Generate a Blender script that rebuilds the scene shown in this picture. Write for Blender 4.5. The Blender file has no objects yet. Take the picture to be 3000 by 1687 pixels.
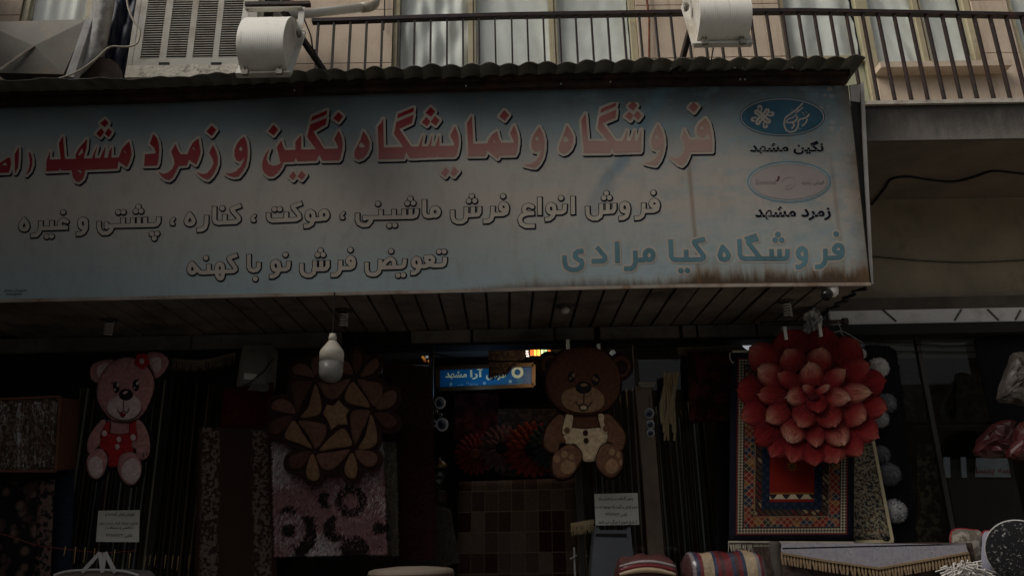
import bpy, bmesh, math, random
import numpy as np
from mathutils import Vector, Matrix
random.seed(7)
SC = bpy.context.scene
COL = SC.collection
rad = math.radians
# ---------------------------------------------------------------- camera
F, PITCH, ROLL, YAW = 2270.0, 17.87, 1.35, 0.75
CAMZ = 1.6
R3 = (Matrix.Rotation(rad(-YAW), 3, 'Z') @ Matrix.Rotation(rad(90 + PITCH), 3, 'X') @ Matrix.Rotation(rad(-ROLL), 3, 'Z'))
cd = bpy.data.cameras.new('camera'); cam = bpy.data.objects.new('camera', cd); COL.objects.link(cam)
cam.matrix_world = Matrix.Translation((0, 0, CAMZ)) @ R3.to_4x4()
cd.sensor_width = 36; cd.lens = F / 3000 * 36; cd.clip_end = 500; cd.clip_start = 0.05
SC.camera = cam
# ---------------------------------------------------------------- sky, sun, exposure
SUN_EL, SUN_AZ = 42, 245          # azimuth clockwise from north (+Y): 180 = behind the camera
w = bpy.data.worlds.new('World'); SC.world = w; w.use_nodes = True
nt = w.node_tree; bg = nt.nodes['Background']
sky = nt.nodes.new('ShaderNodeTexSky'); sky.sky_type = 'NISHITA'; sky.sun_disc = False
sky.sun_elevation = rad(SUN_EL); sky.sun_rotation = rad(SUN_AZ)
sky.air_density = 1.0; sky.dust_density = 6.0; sky.ozone_density = 1.0
hs = nt.nodes.new('ShaderNodeHueSaturation'); hs.inputs['Saturation'].default_value = 0.22
nt.links.new(sky.outputs[0], hs.inputs['Color']); nt.links.new(hs.outputs[0], bg.inputs[0])
bg.inputs[1].default_value = 0.10
sl = bpy.data.lights.new('sun', 'SUN'); sl.energy = 2.2; sl.angle = rad(36); sl.color = (1, .93, .84)
so = bpy.data.objects.new('sun', sl); COL.objects.link(so)
d = Vector((math.sin(rad(SUN_AZ)) * math.cos(rad(SUN_EL)), math.cos(rad(SUN_AZ)) * math.cos(rad(SUN_EL)), math.sin(rad(SUN_EL))))
so.rotation_euler = d.to_track_quat('Z', 'Y').to_euler()
vs = SC.view_settings; vs.view_transform = 'Standard'; vs.look = 'None'; vs.gamma = 1; vs.use_curve_mapping = False
vs.exposure = -0.2
# ---------------------------------------------------------------- helpers
def ray(u, v):
    return R3 @ Vector(((u - 1500) / F, -(v - 843.5) / F, -1))
def W(u, v, D, dy=0):                       # point of the plane Y = D seen at pixel (u, v)
    r = ray(u, v); k = D / r.y
    return Vector((r.x * k, D + dy, CAMZ + r.z * k))
def OP(u, v, p0, n):
    r = ray(u, v); k = (Vector(p0) - Vector((0, 0, CAMZ))).dot(n) / r.dot(n)
    return Vector((0, 0, CAMZ)) + r * k
def PX(p):                                  # inverse, for checks
    q = R3.transposed() @ (Vector(p) - Vector((0, 0, CAMZ)))
    return (1500 + F * q.x / -q.z, 843.5 - F * q.y / -q.z)
class MB:
    def __init__(s): s.v = []; s.f = []; s.m = []; s.uv = None; s.keep = False
    def add(s, vs, fs, mi=0):
        o = len(s.v); s.v += [tuple(a) for a in vs]
        for f in fs: s.f.append(tuple(i + o for i in f)); s.m.append(mi)
        return s
    def box(s, x0, x1, y0, y1, z0, z1, mi=0):
        vs = [(x, y, z) for z in (z0, z1) for y in (y0, y1) for x in (x0, x1)]
        return s.add(vs, [(0, 2, 3, 1), (4, 5, 7, 6), (0, 1, 5, 4), (2, 6, 7, 3), (0, 4, 6, 2), (1, 3, 7, 5)], mi)
    def bar(s, a, b, w, h, up=(0, 0, 1), mi=0):   # box section from a to b
        a = Vector(a); b = Vector(b); t = (b - a).normalized(); u = Vector(up)
        x = t.cross(u)
        if x.length < 1e-4: x = t.cross(Vector((0, 1, 0)))
        x.normalize(); y = x.cross(t)
        vs = [p + x * i * w / 2 + y * j * h / 2 for p in (a, b) for i, j in ((-1, -1), (1, -1), (1, 1), (-1, 1))]
        return s.add(vs, [(3, 2, 1, 0), (4, 5, 6, 7), (0, 1, 5, 4), (1, 2, 6, 5), (2, 3, 7, 6), (3, 0, 4, 7)], mi)
    def tube(s, pts, r, n=8, mi=0, cap=True):
        pts = [Vector(p) for p in pts]; rs = r if isinstance(r, (list, tuple)) else [r] * len(pts)
        rings = []; up = None
        for i, p in enumerate(pts):
            t = (pts[min(i + 1, len(pts) - 1)] - pts[max(i - 1, 0)]).normalized()
            if up is None: up = Vector((0, 0, 1)) if abs(t.z) < .9 else Vector((0, 1, 0))
            x = t.cross(up).normalized(); up = x.cross(t).normalized()
            rings.append([p + (x * math.cos(6.28318 * k / n) + up * math.sin(6.28318 * k / n)) * rs[i] for k in range(n)])
        vs = [q for rg in rings for q in rg]; fs = []
        for i in range(len(pts) - 1):
            for k in range(n):
                a = i * n + k; b = i * n + (k + 1) % n; fs.append((a, b, b + n, a + n))
        if cap: fs += [tuple(range(n))[::-1], tuple(range((len(pts) - 1) * n, len(pts) * n))]
        return s.add(vs, fs, mi)
    def lathe(s, c, prof, n=20, axis=(0, 0, 1), mi=0):     # prof: (radius, along axis)
        c = Vector(c); ax = Vector(axis).normalized(); q = ax.to_track_quat('Z', 'Y').to_matrix()
        X = q @ Vector((1, 0, 0)); Y = q @ Vector((0, 1, 0)); vs = []; fs = []
        for r, h in prof:
            for k in range(n):
                a = 6.28318 * k / n; vs.append(c + ax * h + (X * math.cos(a) + Y * math.sin(a)) * r)
        for i in range(len(prof) - 1):
            for k in range(n):
                a = i * n + k; b = i * n + (k + 1) % n; fs.append((a, b, b + n, a + n))
        fs += [tuple(range(n))[::-1], tuple(range((len(prof) - 1) * n, len(prof) * n))]
        return s.add(vs, fs, mi)
    def prism(s, pts, back, mi=0):            # polygon of world points pushed back by the vector `back`
        n = len(pts); back = Vector(back)
        t = tess(pts)
        vs = [Vector(p) for p in pts] + [Vector(p) + back for p in pts]
        fs = [tuple(f) for f in t] + [tuple(i + n for i in f[::-1]) for f in t] + [(i, i + n, (i + 1) % n + n, (i + 1) % n) for i in range(n)]
        return s.add(vs, fs, mi)
    def build(s, name, mats, parent=None, smooth=False):
        me = bpy.data.meshes.new(name); me.from_pydata(s.v, [], s.f)
        for m in (mats if isinstance(mats, (list, tuple)) else [mats]): me.materials.append(m)
        me.polygons.foreach_set('material_index', s.m)
        if smooth: me.polygons.foreach_set('use_smooth', [True] * len(s.f))
        if s.uv:
            l = me.uv_layers.new(name='UVMap')
            for lp in me.loops: l.data[lp.index].uv = s.uv[lp.vertex_index]
        if not s.uv:
            pass
        bm = bmesh.new(); bm.from_mesh(me)
        if s.uv is None and len(s.f) > 1 and not s.keep: bmesh.ops.recalc_face_normals(bm, faces=bm.faces)
        bm.to_mesh(me); bm.free(); me.update()
        o = bpy.data.objects.new(name, me); COL.objects.link(o)
        if parent:
            o.parent = parent; o.matrix_parent_inverse = Matrix.Translation(-parent.location)
        return o
def tess(pts):
    from mathutils.geometry import tessellate_polygon
    return tessellate_polygon([[Vector(p) for p in pts]])
def tag(o, label=None, cat=None, group=None, kind=None):
    if label: o['label'] = label
    if cat: o['category'] = cat
    if group: o['group'] = group
    if kind: o['kind'] = kind
    return o
def thing(name, label, cat, loc=(0, 0, 0), group=None):
    o = bpy.data.objects.new(name, None); COL.objects.link(o); o.location = loc
    o.empty_display_size = .1
    return tag(o, label, cat, group)
def cr(pts, k=4, closed=True):              # Catmull-Rom smoothing of a pixel outline
    n = len(pts); out = []
    for i in range(n if closed else n - 1):
        p = [pts[(i + j) % n] if closed else pts[min(max(i + j, 0), n - 1)] for j in (-1, 0, 1, 2)]
        for q in range(k):
            t = q / k
            out.append(tuple(.5 * (2 * p[1][a] + (p[2][a] - p[0][a]) * t + (2 * p[0][a] - 5 * p[1][a] + 4 * p[2][a] - p[3][a]) * t * t + (3 * p[1][a] - p[0][a] - 3 * p[2][a] + p[3][a]) * t ** 3) for a in (0, 1)))
    if not closed: out.append(tuple(pts[-1]))
    return out
def ell(cx, cy, rx, ry, n=24, rot=0):
    c, s_ = math.cos(rot), math.sin(rot)
    return [(cx + rx * math.cos(6.28318 * k / n) * c - ry * math.sin(6.28318 * k / n) * s_, cy + rx * math.cos(6.28318 * k / n) * s_ + ry * math.sin(6.28318 * k / n) * c) for k in range(n)]
# ---- materials
MATS = {}
class N:
    def __init__(s, name):
        s.m = bpy.data.materials.new(name); s.m.use_nodes = True; s.t = s.m.node_tree; s.b = s.t.nodes['Principled BSDF']
    def n(s, kind, **kw):
        o = s.t.nodes.new('ShaderNode' + kind)
        for k, v in kw.items():
            if k in o.inputs: o.inputs[k].default_value = v
            else: setattr(o, k, v)
        return o
    def l(s, a, b): s.t.links.new(a, b)
    def coord(s, kind='Object', scale=(1, 1, 1)):
        tc = s.n('TexCoord'); mp = s.n('Mapping'); mp.inputs['Scale'].default_value = scale
        s.l(tc.outputs[kind], mp.inputs[0]); return mp.outputs[0]
    def noise(s, co, scale, detail=4, rough=.55):
        o = s.n('TexNoise', Scale=scale, Detail=detail, Roughness=rough); s.l(co, o.inputs['Vector']); return o.outputs['Fac']
    def ramp(s, fac, stops, interp='LINEAR'):
        o = s.n('ValToRGB'); o.color_ramp.interpolation = interp; e = o.color_ramp.elements
        while len(e) < len(stops): e.new(.5)
        for i, (p, c) in enumerate(stops): e[i].position = p; e[i].color = tuple(c) + (1,) if len(c) == 3 else c
        s.l(fac, o.inputs[0]); return o.outputs[0]
    def mix(s, fac, a, b, mode='MIX'):
        o = s.n('MixRGB', blend_type=mode)
        for i, x in ((0, fac), (1, a), (2, b)):
            if isinstance(x, (int, float)): o.inputs[i].default_value = x if i == 0 else (x, x, x, 1)
            elif isinstance(x, tuple): o.inputs[i].default_value = x + (1,)
            else: s.l(x, o.inputs[i])
        return o.outputs[0]
    def math(s, op, a, b=0.0, c=0.0, clamp=False):
        o = s.n('Math', operation=op); o.use_clamp = clamp
        for i, x in enumerate((a, b, c)):
            if isinstance(x, (int, float)): o.inputs[i].default_value = x
            else: s.l(x, o.inputs[i])
        return o.outputs[0]
    def xyz(s, co):
        o = s.n('SeparateXYZ'); s.l(co, o.inputs[0]); return o.outputs
    def col(s, c): s.l(c, s.b.inputs['Base Color']) if not isinstance(c, tuple) else setattr(s.b.inputs['Base Color'], 'default_value', c + (1,))
    def bump(s, h, strength=.3, dist=.01):
        o = s.n('Bump', Strength=strength, Distance=dist); s.l(h, o.inputs['Height']); s.l(o.outputs[0], s.b.inputs['Normal'])
    def set(s, rough=.8, metal=0, spec=.3):
        s.b.inputs['Roughness'].default_value = rough; s.b.inputs['Metallic'].default_value = metal
        s.b.inputs['Specular IOR Level'].default_value = spec; return s.m
def M(name, c, rough=.8, var=.25, scale=6, bump=0, bscale=120, metal=0, spec=.25, dirt=None, dscale=2.5):
    if name in MATS: return MATS[name]
    g = N(name); co = g.coord(); f = g.noise(co, scale, 5, .6)
    lo = tuple(max(0, x * (1 - var)) for x in c); hi = tuple(min(1, x * (1 + var)) for x in c)
    k = g.ramp(f, [(.3, lo), (.7, hi)])
    if dirt: k = g.mix(g.ramp(g.noise(co, dscale, 6, .7), [(.5, (0, 0, 0)), (.72, (1, 1, 1))]), k, dirt)
    g.col(k)
    if bump: g.bump(g.noise(co, bscale, 3), bump, .01)
    MATS[name] = g.set(rough, metal, spec); return MATS[name]
def EM(name, c, s):
    if name in MATS: return MATS[name]
    g = N(name); g.b.inputs['Emission Color'].default_value = c + (1,); g.b.inputs['Emission Strength'].default_value = s
    g.b.inputs['Base Color'].default_value = c + (1,); MATS[name] = g.m; return g.m
# ---- signed distance shapes (pixel grid) -> flat meshes
class SDF:
    def __init__(s, x0, y0, x1, y1, h=1.0):
        s.h = h; s.x0, s.y0 = x0, y0
        s.xs = np.arange(x0, x1 + h, h); s.ys = np.arange(y0, y1 + h, h)
        s.d = np.full((len(s.ys), len(s.xs)), 1e3, np.float32)
    def _win(s, pts, pad):
        a = np.array(pts); x0, y0 = a.min(0) - pad; x1, y1 = a.max(0) + pad
        i0 = max(0, int((x0 - s.x0) / s.h)); i1 = min(len(s.xs), int((x1 - s.x0) / s.h) + 2)
        j0 = max(0, int((y0 - s.y0) / s.h)); j1 = min(len(s.ys), int((y1 - s.y0) / s.h) + 2)
        X, Y = np.meshgrid(s.xs[i0:i1], s.ys[j0:j1]); return (slice(j0, j1), slice(i0, i1)), X, Y
    @staticmethod
    def _seg(X, Y, a, b):
        dx, dy = b[0] - a[0], b[1] - a[1]; L2 = dx * dx + dy * dy + 1e-9
        t = np.clip(((X - a[0]) * dx + (Y - a[1]) * dy) / L2, 0, 1)
        return np.hypot(X - a[0] - t * dx, Y - a[1] - t * dy)
    def polyd(s, X, Y, pts):
        d = np.full(X.shape, 1e9); ins = np.zeros(X.shape, bool); n = len(pts)
        for i in range(n):
            a, b = pts[i], pts[(i + 1) % n]; d = np.minimum(d, s._seg(X, Y, a, b))
            if a[1] != b[1]:
                c = ((a[1] > Y) != (b[1] > Y)) & (X < (b[0] - a[0]) * (Y - a[1]) / (b[1] - a[1]) + a[0]); ins ^= c
        return np.where(ins, -d, d)
    def poly(s, pts, holes=(), pad=24):
        sl_, X, Y = s._win(pts, pad); d = s.polyd(X, Y, pts)
        for h in holes: d = np.maximum(d, -s.polyd(X, Y, h))
        s.d[sl_] = np.minimum(s.d[sl_], d)
    def stroke(s, pts, hw, f0=False, f1=False, pad=24):
        sl_, X, Y = s._win(pts, pad + hw); d = np.full(X.shape, 1e9); n = len(pts)
        for i in range(n - 1):
            q = s._seg(X, Y, pts[i], pts[i + 1]) - hw; a, b = np.array(pts[i], float), np.array(pts[i + 1], float); t = (b - a) / (np.linalg.norm(b - a) + 1e-9)
            if i == 0 and f0: q = np.maximum(q, -((X - a[0]) * t[0] + (Y - a[1]) * t[1]))
            if i == n - 2 and f1: q = np.maximum(q, (X - b[0]) * t[0] + (Y - b[1]) * t[1])
            d = np.minimum(d, q)
        s.d[sl_] = np.minimum(s.d[sl_], d)
    def disc(s, c, r): s.stroke([c, (c[0] + .01, c[1])], r)
    def mesh(s, mb, fn, level=0.0, off=(0, 0), mi=0):
        mb.keep = True
        d = s.d - level; ins = d < 0; H, Wd = d.shape; h = s.h
        c4 = ins[:-1, :-1].astype(int) + ins[:-1, 1:] + ins[1:, 1:] + ins[1:, :-1]
        ox, oy = s.x0 + off[0], s.y0 + off[1]
        for j in range(H - 1):
            row = c4[j] == 4
            if row.any():
                e = np.diff(np.concatenate(([0], row.astype(int), [0]))); st = np.where(e == 1)[0]; en = np.where(e == -1)[0]
                for a, b in zip(st, en):
                    y0, y1 = oy + j * h, oy + (j + 1) * h
                    mb.add([fn(ox + a * h, y0), fn(ox + b * h, y0), fn(ox + b * h, y1), fn(ox + a * h, y1)], [(0, 1, 2, 3)], mi)
        for j, i in zip(*np.where((c4 > 0) & (c4 < 4))):
            cs = [(i, j), (i + 1, j), (i + 1, j + 1), (i, j + 1)]; vals = [float(d[y, x]) for x, y in cs]; P = []
            for k in range(4):
                a, b = cs[k], cs[(k + 1) % 4]; va, vb = vals[k], vals[(k + 1) % 4]
                if va < 0: P.append((a[0], a[1]))
                if (va < 0) != (vb < 0):
                    t = va / (va - vb); P.append((a[0] + (b[0] - a[0]) * t, a[1] + (b[1] - a[1]) * t))
            if len(P) >= 3: mb.add([fn(ox + x * h, oy + y * h) for x, y in P], [tuple(range(len(P)))], mi)
# ---- Persian text from Blender's own font
AR = {'ا': (0xFE8D, 2), 'آ': (0xFE81, 2), 'ب': (0xFE8F, 4), 'پ': (0xFB56, 4), 'ت': (0xFE95, 4), 'ج': (0xFE9D, 4), 'خ': (0xFEA5, 4), 'د': (0xFEA9, 2), 'ر': (0xFEAD, 2),
      'ز': (0xFEAF, 2), 'س': (0xFEB1, 4), 'ش': (0xFEB5, 4), 'ص': (0xFEB9, 4), 'ض': (0xFEBD, 4), 'ط': (0xFEC1, 4), 'ع': (0xFEC9, 4), 'ف': (0xFED1, 4), 'ک': (0xFB8E, 4),
      'گ': (0xFB92, 4), 'ل': (0xFEDD, 4), 'م': (0xFEE1, 4), 'ن': (0xFEE5, 4), 'و': (0xFEED, 2), 'ه': (0xFEE9, 4), 'ی': (0xFBFC, 4)}
def shape(t):
    out = []
    for i, c in enumerate(t):
        if c not in AR: out.append(c); continue
        base, k = AR[c]; pj = i > 0 and t[i - 1] in AR and AR[t[i - 1]][1] == 4; nj = k == 4 and i + 1 < len(t) and t[i + 1] in AR
        out.append(chr(base + (3 if pj and nj else 2 if nj else 1 if pj else 0)))
    s_ = ''.join(out[::-1]); r = ''; buf = ''          # digit runs stay left to right
    for c in s_:
        if '\u06f0' <= c <= '\u06f9' or c.isascii() and c.isalnum(): buf = c + buf
        else: r += buf + c; buf = ''
    return r + buf
def text_mesh(mb, body, box, fn, mi=0, bold=0.0, rot=0.0, latin=False):    # box = pixel x0,y0,x1,y1; fn(px,py) -> world
    c = bpy.data.curves.new('t', 'FONT'); c.body = body if latin else shape(body); c.offset = bold; c.resolution_u = 3
    o = bpy.data.objects.new('t', c); COL.objects.link(o)
    dg = bpy.context.evaluated_depsgraph_get(); dg.update()
    me = bpy.data.meshes.new_from_object(o.evaluated_get(dg))
    xs = [v.co.x for v in me.vertices]; ys = [v.co.y for v in me.vertices]
    ax, bx, ay, by = min(xs), max(xs), min(ys), max(ys); x0, y0, x1, y1 = box
    vs_ = []
    for v in me.vertices:
        u = x0 + (v.co.x - ax) / (bx - ax) * (x1 - x0); q = y1 - (v.co.y - ay) / (by - ay) * (y1 - y0)
        vs_.append(fn(u, q + rot * (u - (x0 + x1) / 2)))
    mb.add(vs_, [tuple(p.vertices) for p in me.polygons], mi)
    bpy.data.objects.remove(o); bpy.data.curves.remove(c); bpy.data.meshes.remove(me)
def T(ox, oy, s): return lambda L: [(ox + x / s, oy + y / s) for x, y in L]
# ================================================================ materials
def stone_mat():
    g = N('stone'); co = g.coord()
    f = g.noise(co, 3, 6, .65); c = g.ramp(f, [(.3, (.41, .325, .245)), (.7, (.53, .43, .33))])
    sp = g.noise(g.coord(scale=(1, 1, .6)), 55, 2); c = g.mix(g.ramp(sp, [(.66, (0, 0, 0)), (.74, (.45, .45, .45))]), c, (.16, .11, .08))
    st = g.noise(g.coord(scale=(7, 7, .35)), 1.6, 5, .7); c = g.mix(g.ramp(st, [(.52, (0, 0, 0)), (.75, (.5, .5, .5))]), c, (.2, .13, .08))
    g.col(c); g.bump(sp, .25, .01); return g.set(.8)
STONE = stone_mat()
IN = M('interior', (.075, .062, .05), .9, .4, 2)
PLASTER = M('plaster', (.23, .19, .135), .95, .22, 2.2, .35, 70, dirt=(.12, .092, .062), dscale=1.4)
def conc_mat():                              # grimy fascia: black growth in the upper part, pale lime patches below
    g = N('concrete'); co = g.coord(); o = g.xyz(co); n = g.noise(g.coord(scale=(1.6, 1, .8)), 2.6, 6, .7); n2 = g.noise(g.coord(scale=(9, 1, 1.2)), 2, 5, .7)
    h = g.math('ADD', g.math('MULTIPLY', g.math('SUBTRACT', o[2], 4.262), 3.2), g.math('MULTIPLY', g.math('SUBTRACT', n, .5), 1.1)); h = g.math('ADD', h, g.math('MULTIPLY', g.math('SUBTRACT', n2, .5), .5))
    g.col(g.ramp(h, [(.05, (.125, .112, .098)), (.35, (.075, .067, .058)), (.7, (.032, .029, .026)), (1, (.04, .034, .03))])); g.bump(g.noise(co, 60, 3), .4, .01); return g.set(.95)
CONC = conc_mat()
UNDER = M('underside', (.15, .118, .088), .95, .25, 2, .3, 60)
JOINT = M('joint', (.10, .075, .055), .95)
ALU = M('aluminium', (.36, .315, .205), .5, .12, 4, dirt=(.2, .16, .1))
DKSTEEL = M('dark_steel', (.028, .018, .015), .55, .5, 12, .2, 60, dirt=(.075, .03, .015), dscale=6)
RAILM = M('rail_paint', (.022, .016, .016), .45, .4, 20, dirt=(.06, .022, .014), dscale=9)
CURT = M('curtain', (.70, .69, .66), .9, .08, 5)
CREAMW = M('cream_paint', (.52, .50, .45), .45, .1, 3, dirt=(.30, .25, .18), dscale=3)
PEEL = M('peeling_paint', (.55, .50, .41), .7, .15, 8, .6, 50, dirt=(.10, .09, .085), dscale=13)
GALV = M('galvanised', (.075, .067, .055), .55, .25, 3, .1, 40, metal=.5, dirt=(.12, .09, .06), dscale=2)
DARK = M('near_black', (.012, .011, .010), .8)
PVC = M('pvc', (.58, .56, .5), .35, .08, 3, dirt=(.36, .29, .2), dscale=4)
GREYC = M('grey_canvas', (.34, .33, .315), .9, .2, 7, .5, 40, dirt=(.16, .13, .11), dscale=5)
NAVYT = M('navy_tarp', (.012, .016, .035), .5, .4, 5)
SHEETM = M('corrugated_sheet', (.12, .115, .095), .6, .35, 3, dirt=(.075, .06, .04), dscale=4)
PLANK = M('plank', (.17, .135, .108), .75, .3, 3, .2, 40, dirt=(.05, .035, .025), dscale=2)
WHITEP = M('white_plastic', (.66, .63, .57), .4, .06)
def glass_mat():
    g = N('glass'); t = g.t; tr = g.n('BsdfTransparent'); gl = g.n('BsdfGlossy'); gl.inputs['Roughness'].default_value = .02
    lw = g.n('LayerWeight'); mx = g.n('MixShader'); tr.inputs[0].default_value = (.90, .93, .91, 1)
    g.l(g.math('ADD', .035, g.math('MULTIPLY', g.math('POWER', lw.outputs['Facing'], 4.0), .7)), mx.inputs[0]); g.l(tr.outputs[0], mx.inputs[1]); g.l(gl.outputs[0], mx.inputs[2])
    g.l(mx.outputs[0], t.nodes['Material Output'].inputs[0]); return g.m
GLASS = glass_mat()
# ================================================================ ground
def plane(name, x0, x1, y0, y1, z, m):
    return tag(MB().add([(x0, y0, z), (x1, y0, z), (x1, y1, z), (x0, y1, z)], [(0, 1, 2, 3)]).build(name, m), kind='structure')
ASPH = M('asphalt', (.18, .172, .158), .95, .3, 8, .4, 90)
plane('ground', -120, 120, -120, 120, -.15, ASPH)
PAVE = M('paving', (.34, .32, .28), .9, .25, 3, .3, 50)
tag(MB().box(-40, 40, 1.0, 6.2, -.146, 0).build('pavement', PAVE), kind='structure')
# ================================================================ the building
B = thing('building', 'old stone clad building over the shop, cream panels, curtained windows and balcony', 'building', (0, 6, 0))
YW = 6.0; ZF = 4.574                         # upper wall plane, balcony floor
X = lambda u, v=110, D=YW: W(u, v, D).x
def wallbox(name, x0, x1, z0, z1, m=STONE, y0=YW, y1=YW + .3):
    return MB().box(x0, x1, y0, y1, z0, z1).build(name, m, B)
def clad(x0, x1, z0=ZF, z1=9.0):              # pier of stone slabs with open joints
    mb = MB(); zj = [W(1900, 172, YW).z, W(1900, 17, YW).z]; h = zj[1] - zj[0]
    zs = [z0] + [z for z in [zj[0] + h * k for k in range(-2, 9)] if z0 + .04 < z < z1] + [z1]
    n = max(1, round((x1 - x0) / 1.0)); xs = [x0 + (x1 - x0) * i / n for i in range(n + 1)]
    for i in range(n):
        for a, b in zip(zs[:-1], zs[1:]):
            j = .004 * random.random(); mb.box(xs[i] + .004, xs[i + 1] - .004, YW - j, YW + .05, a + .004, b - .004)
    mb.box(x0 + .002, x1 - .002, YW + .012, YW + .3, z0, z1, 1)
    return mb.build('wall', [STONE, JOINT], B)
xA0, xA1 = X(62, 30), X(266, 30)
xB0, xB1 = X(1150), X(1868)
xC0, xC1, xD1 = X(2291, 90), X(2572, 250), X(2862, 90)
clad(-9, xA0); clad(xA1, xB0); clad(xB1, xC0); clad(xD1, X(2962, 60))
clad(xC1 + .0, xD1, ZF, W(2700, 205, YW).z - .03)
clad(X(2962, 60) + 1.6, 9)
wallbox('wall', -9, 9, 9.0, 13.0)
# sill of the right-hand window
zs = W(2700, 206, YW).z
MB().box(xC1 - .02, X(2935, 205), YW - .14, YW + .02, zs - .055, zs).build('window_sill', STONE, B)
def folds(u): return .012 * math.sin(u * 9) + .008 * math.sin(u * 23 + 1)
def curtain(x0, x1, z0, z1, y, parent, diag=.0, amp=1.0):
    mb = MB(); nx, nz = 46, 26; vs = []
    for j in range(nz + 1):
        for i in range(nx + 1):
            x = x0 + (x1 - x0) * i / nx; z = z0 + (z1 - z0) * j / nz
            vs.append((x, y + amp * (folds(x * 2.2 + diag * (z - z0) * 3) + .006 * math.sin(31 * x + 7 * diag * z)) + .012 * math.sin(5 * z + 2 * x), z))
    mb.add(vs, [(j * (nx + 1) + i, j * (nx + 1) + i + 1, (j + 1) * (nx + 1) + i + 1, (j + 1) * (nx + 1) + i) for j in range(nz) for i in range(nx)])
    return mb.build('curtain', CURT, parent, smooth=True)
def window(x0, x1, z0, z1, mull, fw=.055, diags=None, transom=None, amps=None):
    mb = MB(); y0, y1 = YW + .02, YW + .085
    mb.box(x0, x0 + fw, y0, y1, z0, z1); mb.box(x1 - fw, x1, y0, y1, z0, z1)
    mb.box(x0 + fw, x1 - fw, y0 + .002, y1, z0, z0 + fw); mb.box(x0 + fw, x1 - fw, y0 + .002, y1, z1 - fw, z1)
    for mx in mull:
        mb.box(mx - .036, mx + .036, y0 + .004, y1 - .002, z0 + fw, z1 - fw); mb.box(mx + .01, mx + .017, y0 - .001, y0 + .03, z0 + fw, z1 - fw, 1)
    if transom: mb.box(x0 + fw, x1 - fw, y0 + .006, y1 - .006, transom - .03, transom + .03)
    f = mb.build('window', [ALU, DKSTEEL], B)
    MB().add([(x0 + fw, y1 - .045, z0 + fw), (x1 - fw, y1 - .045, z0 + fw), (x1 - fw, y1 - .045, z1 - fw), (x0 + fw, y1 - .045, z1 - fw)], [(0, 1, 2, 3)]).build('pane', GLASS, f)
    xs = [x0 + fw] + list(mull) + [x1 - fw]
    for i, (a, b) in enumerate(zip(xs[:-1], xs[1:])): curtain(a + .005, b - .005, z0 + .02, z1 - .02, YW + .10, f, (diags or [0] * 9)[i], (amps or [1] * 9)[i])
    MB().box(x0, x1, YW + .26, YW + .28, z0, z1).build('backing', DARK, f)
    return f
ZT = 7.6
window(xA0, xA1, ZF + .3, ZT, [])
window(xB0, xB1, ZF, ZT, [X(1382), X(1622)], diags=[1.6, .2, .5], amps=[1.5, .5, .6])
window(xC0, xC1, ZF + .0, ZT, [], diags=[2.0], transom=W(2400, 168, YW).z, amps=[1.5])
MB().box(xC0 + .06, xC1 - .06, YW + .07, YW + .1, ZF + .06, W(2400, 176, YW).z).build('door_panel', M('door_panel', (.46, .43, .30), .6, .08), B)
window(xC1, xD1, zs, ZT, [X(2706, 90)], diags=[.2, .4], amps=[.7, .7])
window(X(2962, 60), X(2962, 60) + 1.6, ZF + .6, ZT, [])
for a, b in ((xA0, xA1), (xB0, xB1), (xC0, xD1), (X(2962, 60), X(2962, 60) + 1.6)): wallbox('wall', a, b, ZT, 9.0)
clad(xA0, xA1, ZF, ZF + .3); clad(X(2962, 60), X(2962, 60) + 1.6, ZF, ZF + .6)
# balcony slab
mb = MB(); mb.box(-9, 9, 4.97, 6.3, 4.262, 4.545); s1 = mb.build('balcony_slab', CONC, B)
mb = MB()
for i in range(60):
    a = -9 + i * .3; mb.box(a, a + .3, 4.945 + .004 * random.random(), 6.0, 4.546, 4.574 + .006 * random.random())
mb.build('slab_edge', M('slab_edge', (.42, .38, .32), .9, .3, 6, .5, 50, dirt=(.12, .1, .08), dscale=6), s1)
MB().add([(-9, 4.99, 4.258), (9, 4.99, 4.258), (9, 6.0, 4.258), (-9, 6.0, 4.258)], [(3, 2, 1, 0)]).build('balcony_underside', UNDER, s1)
# plaster wall below the balcony
zb = W(2700, 876, YW).z
MB().box(-9, 9, YW, YW + .3, zb, 4.256).build('plaster_wall', PLASTER, B)
# shop interior shell
mb = MB(); mb.box(-9, 9, 10.0, 10.2, 0, 3.4); mb.box(-9, 9, 6.31, 10, 3.25, 3.4); mb.box(-9, -8.8, 6.31, 10, 0, 3.25); mb.box(8.8, 9, 6.31, 10, 0, 3.25); mb.box(-9, 9, 6.2, 10, -.1, .06)
mb.build('shop_interior', IN, B)
xp = X(2425, 1000)
MB().box(xp - .0, xp + .16, 5.98, 8.5, 0, zb).build('party_wall', M('party', (.13, .12, .11), .9, .3, 3), B)
for a, b in ((-9, -5.2), (5.6, 9)): MB().box(a, b, 6.0, 6.3, 0, zb).build('shop_wall', PLASTER, B)
# unseen block added to darken the left side, and the houses across the street, both outside the frame: they shut out part of the sky
ShadeBlk = thing('added_shade_block', 'unseen dark block added to shade the left end of the shop', 'building', (-6.2, 3, 0))
MB().box(-9.5, -4.75, -14, 5.9, 0, 6.75).build('wall', IN, ShadeBlk)
Op = thing('opposite_building', 'row of plastered houses across the street', 'building', (0, -16, 0))
MB().box(-40, 40, -24, -18, -.14, 7).build('wall', PLASTER, Op)
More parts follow.
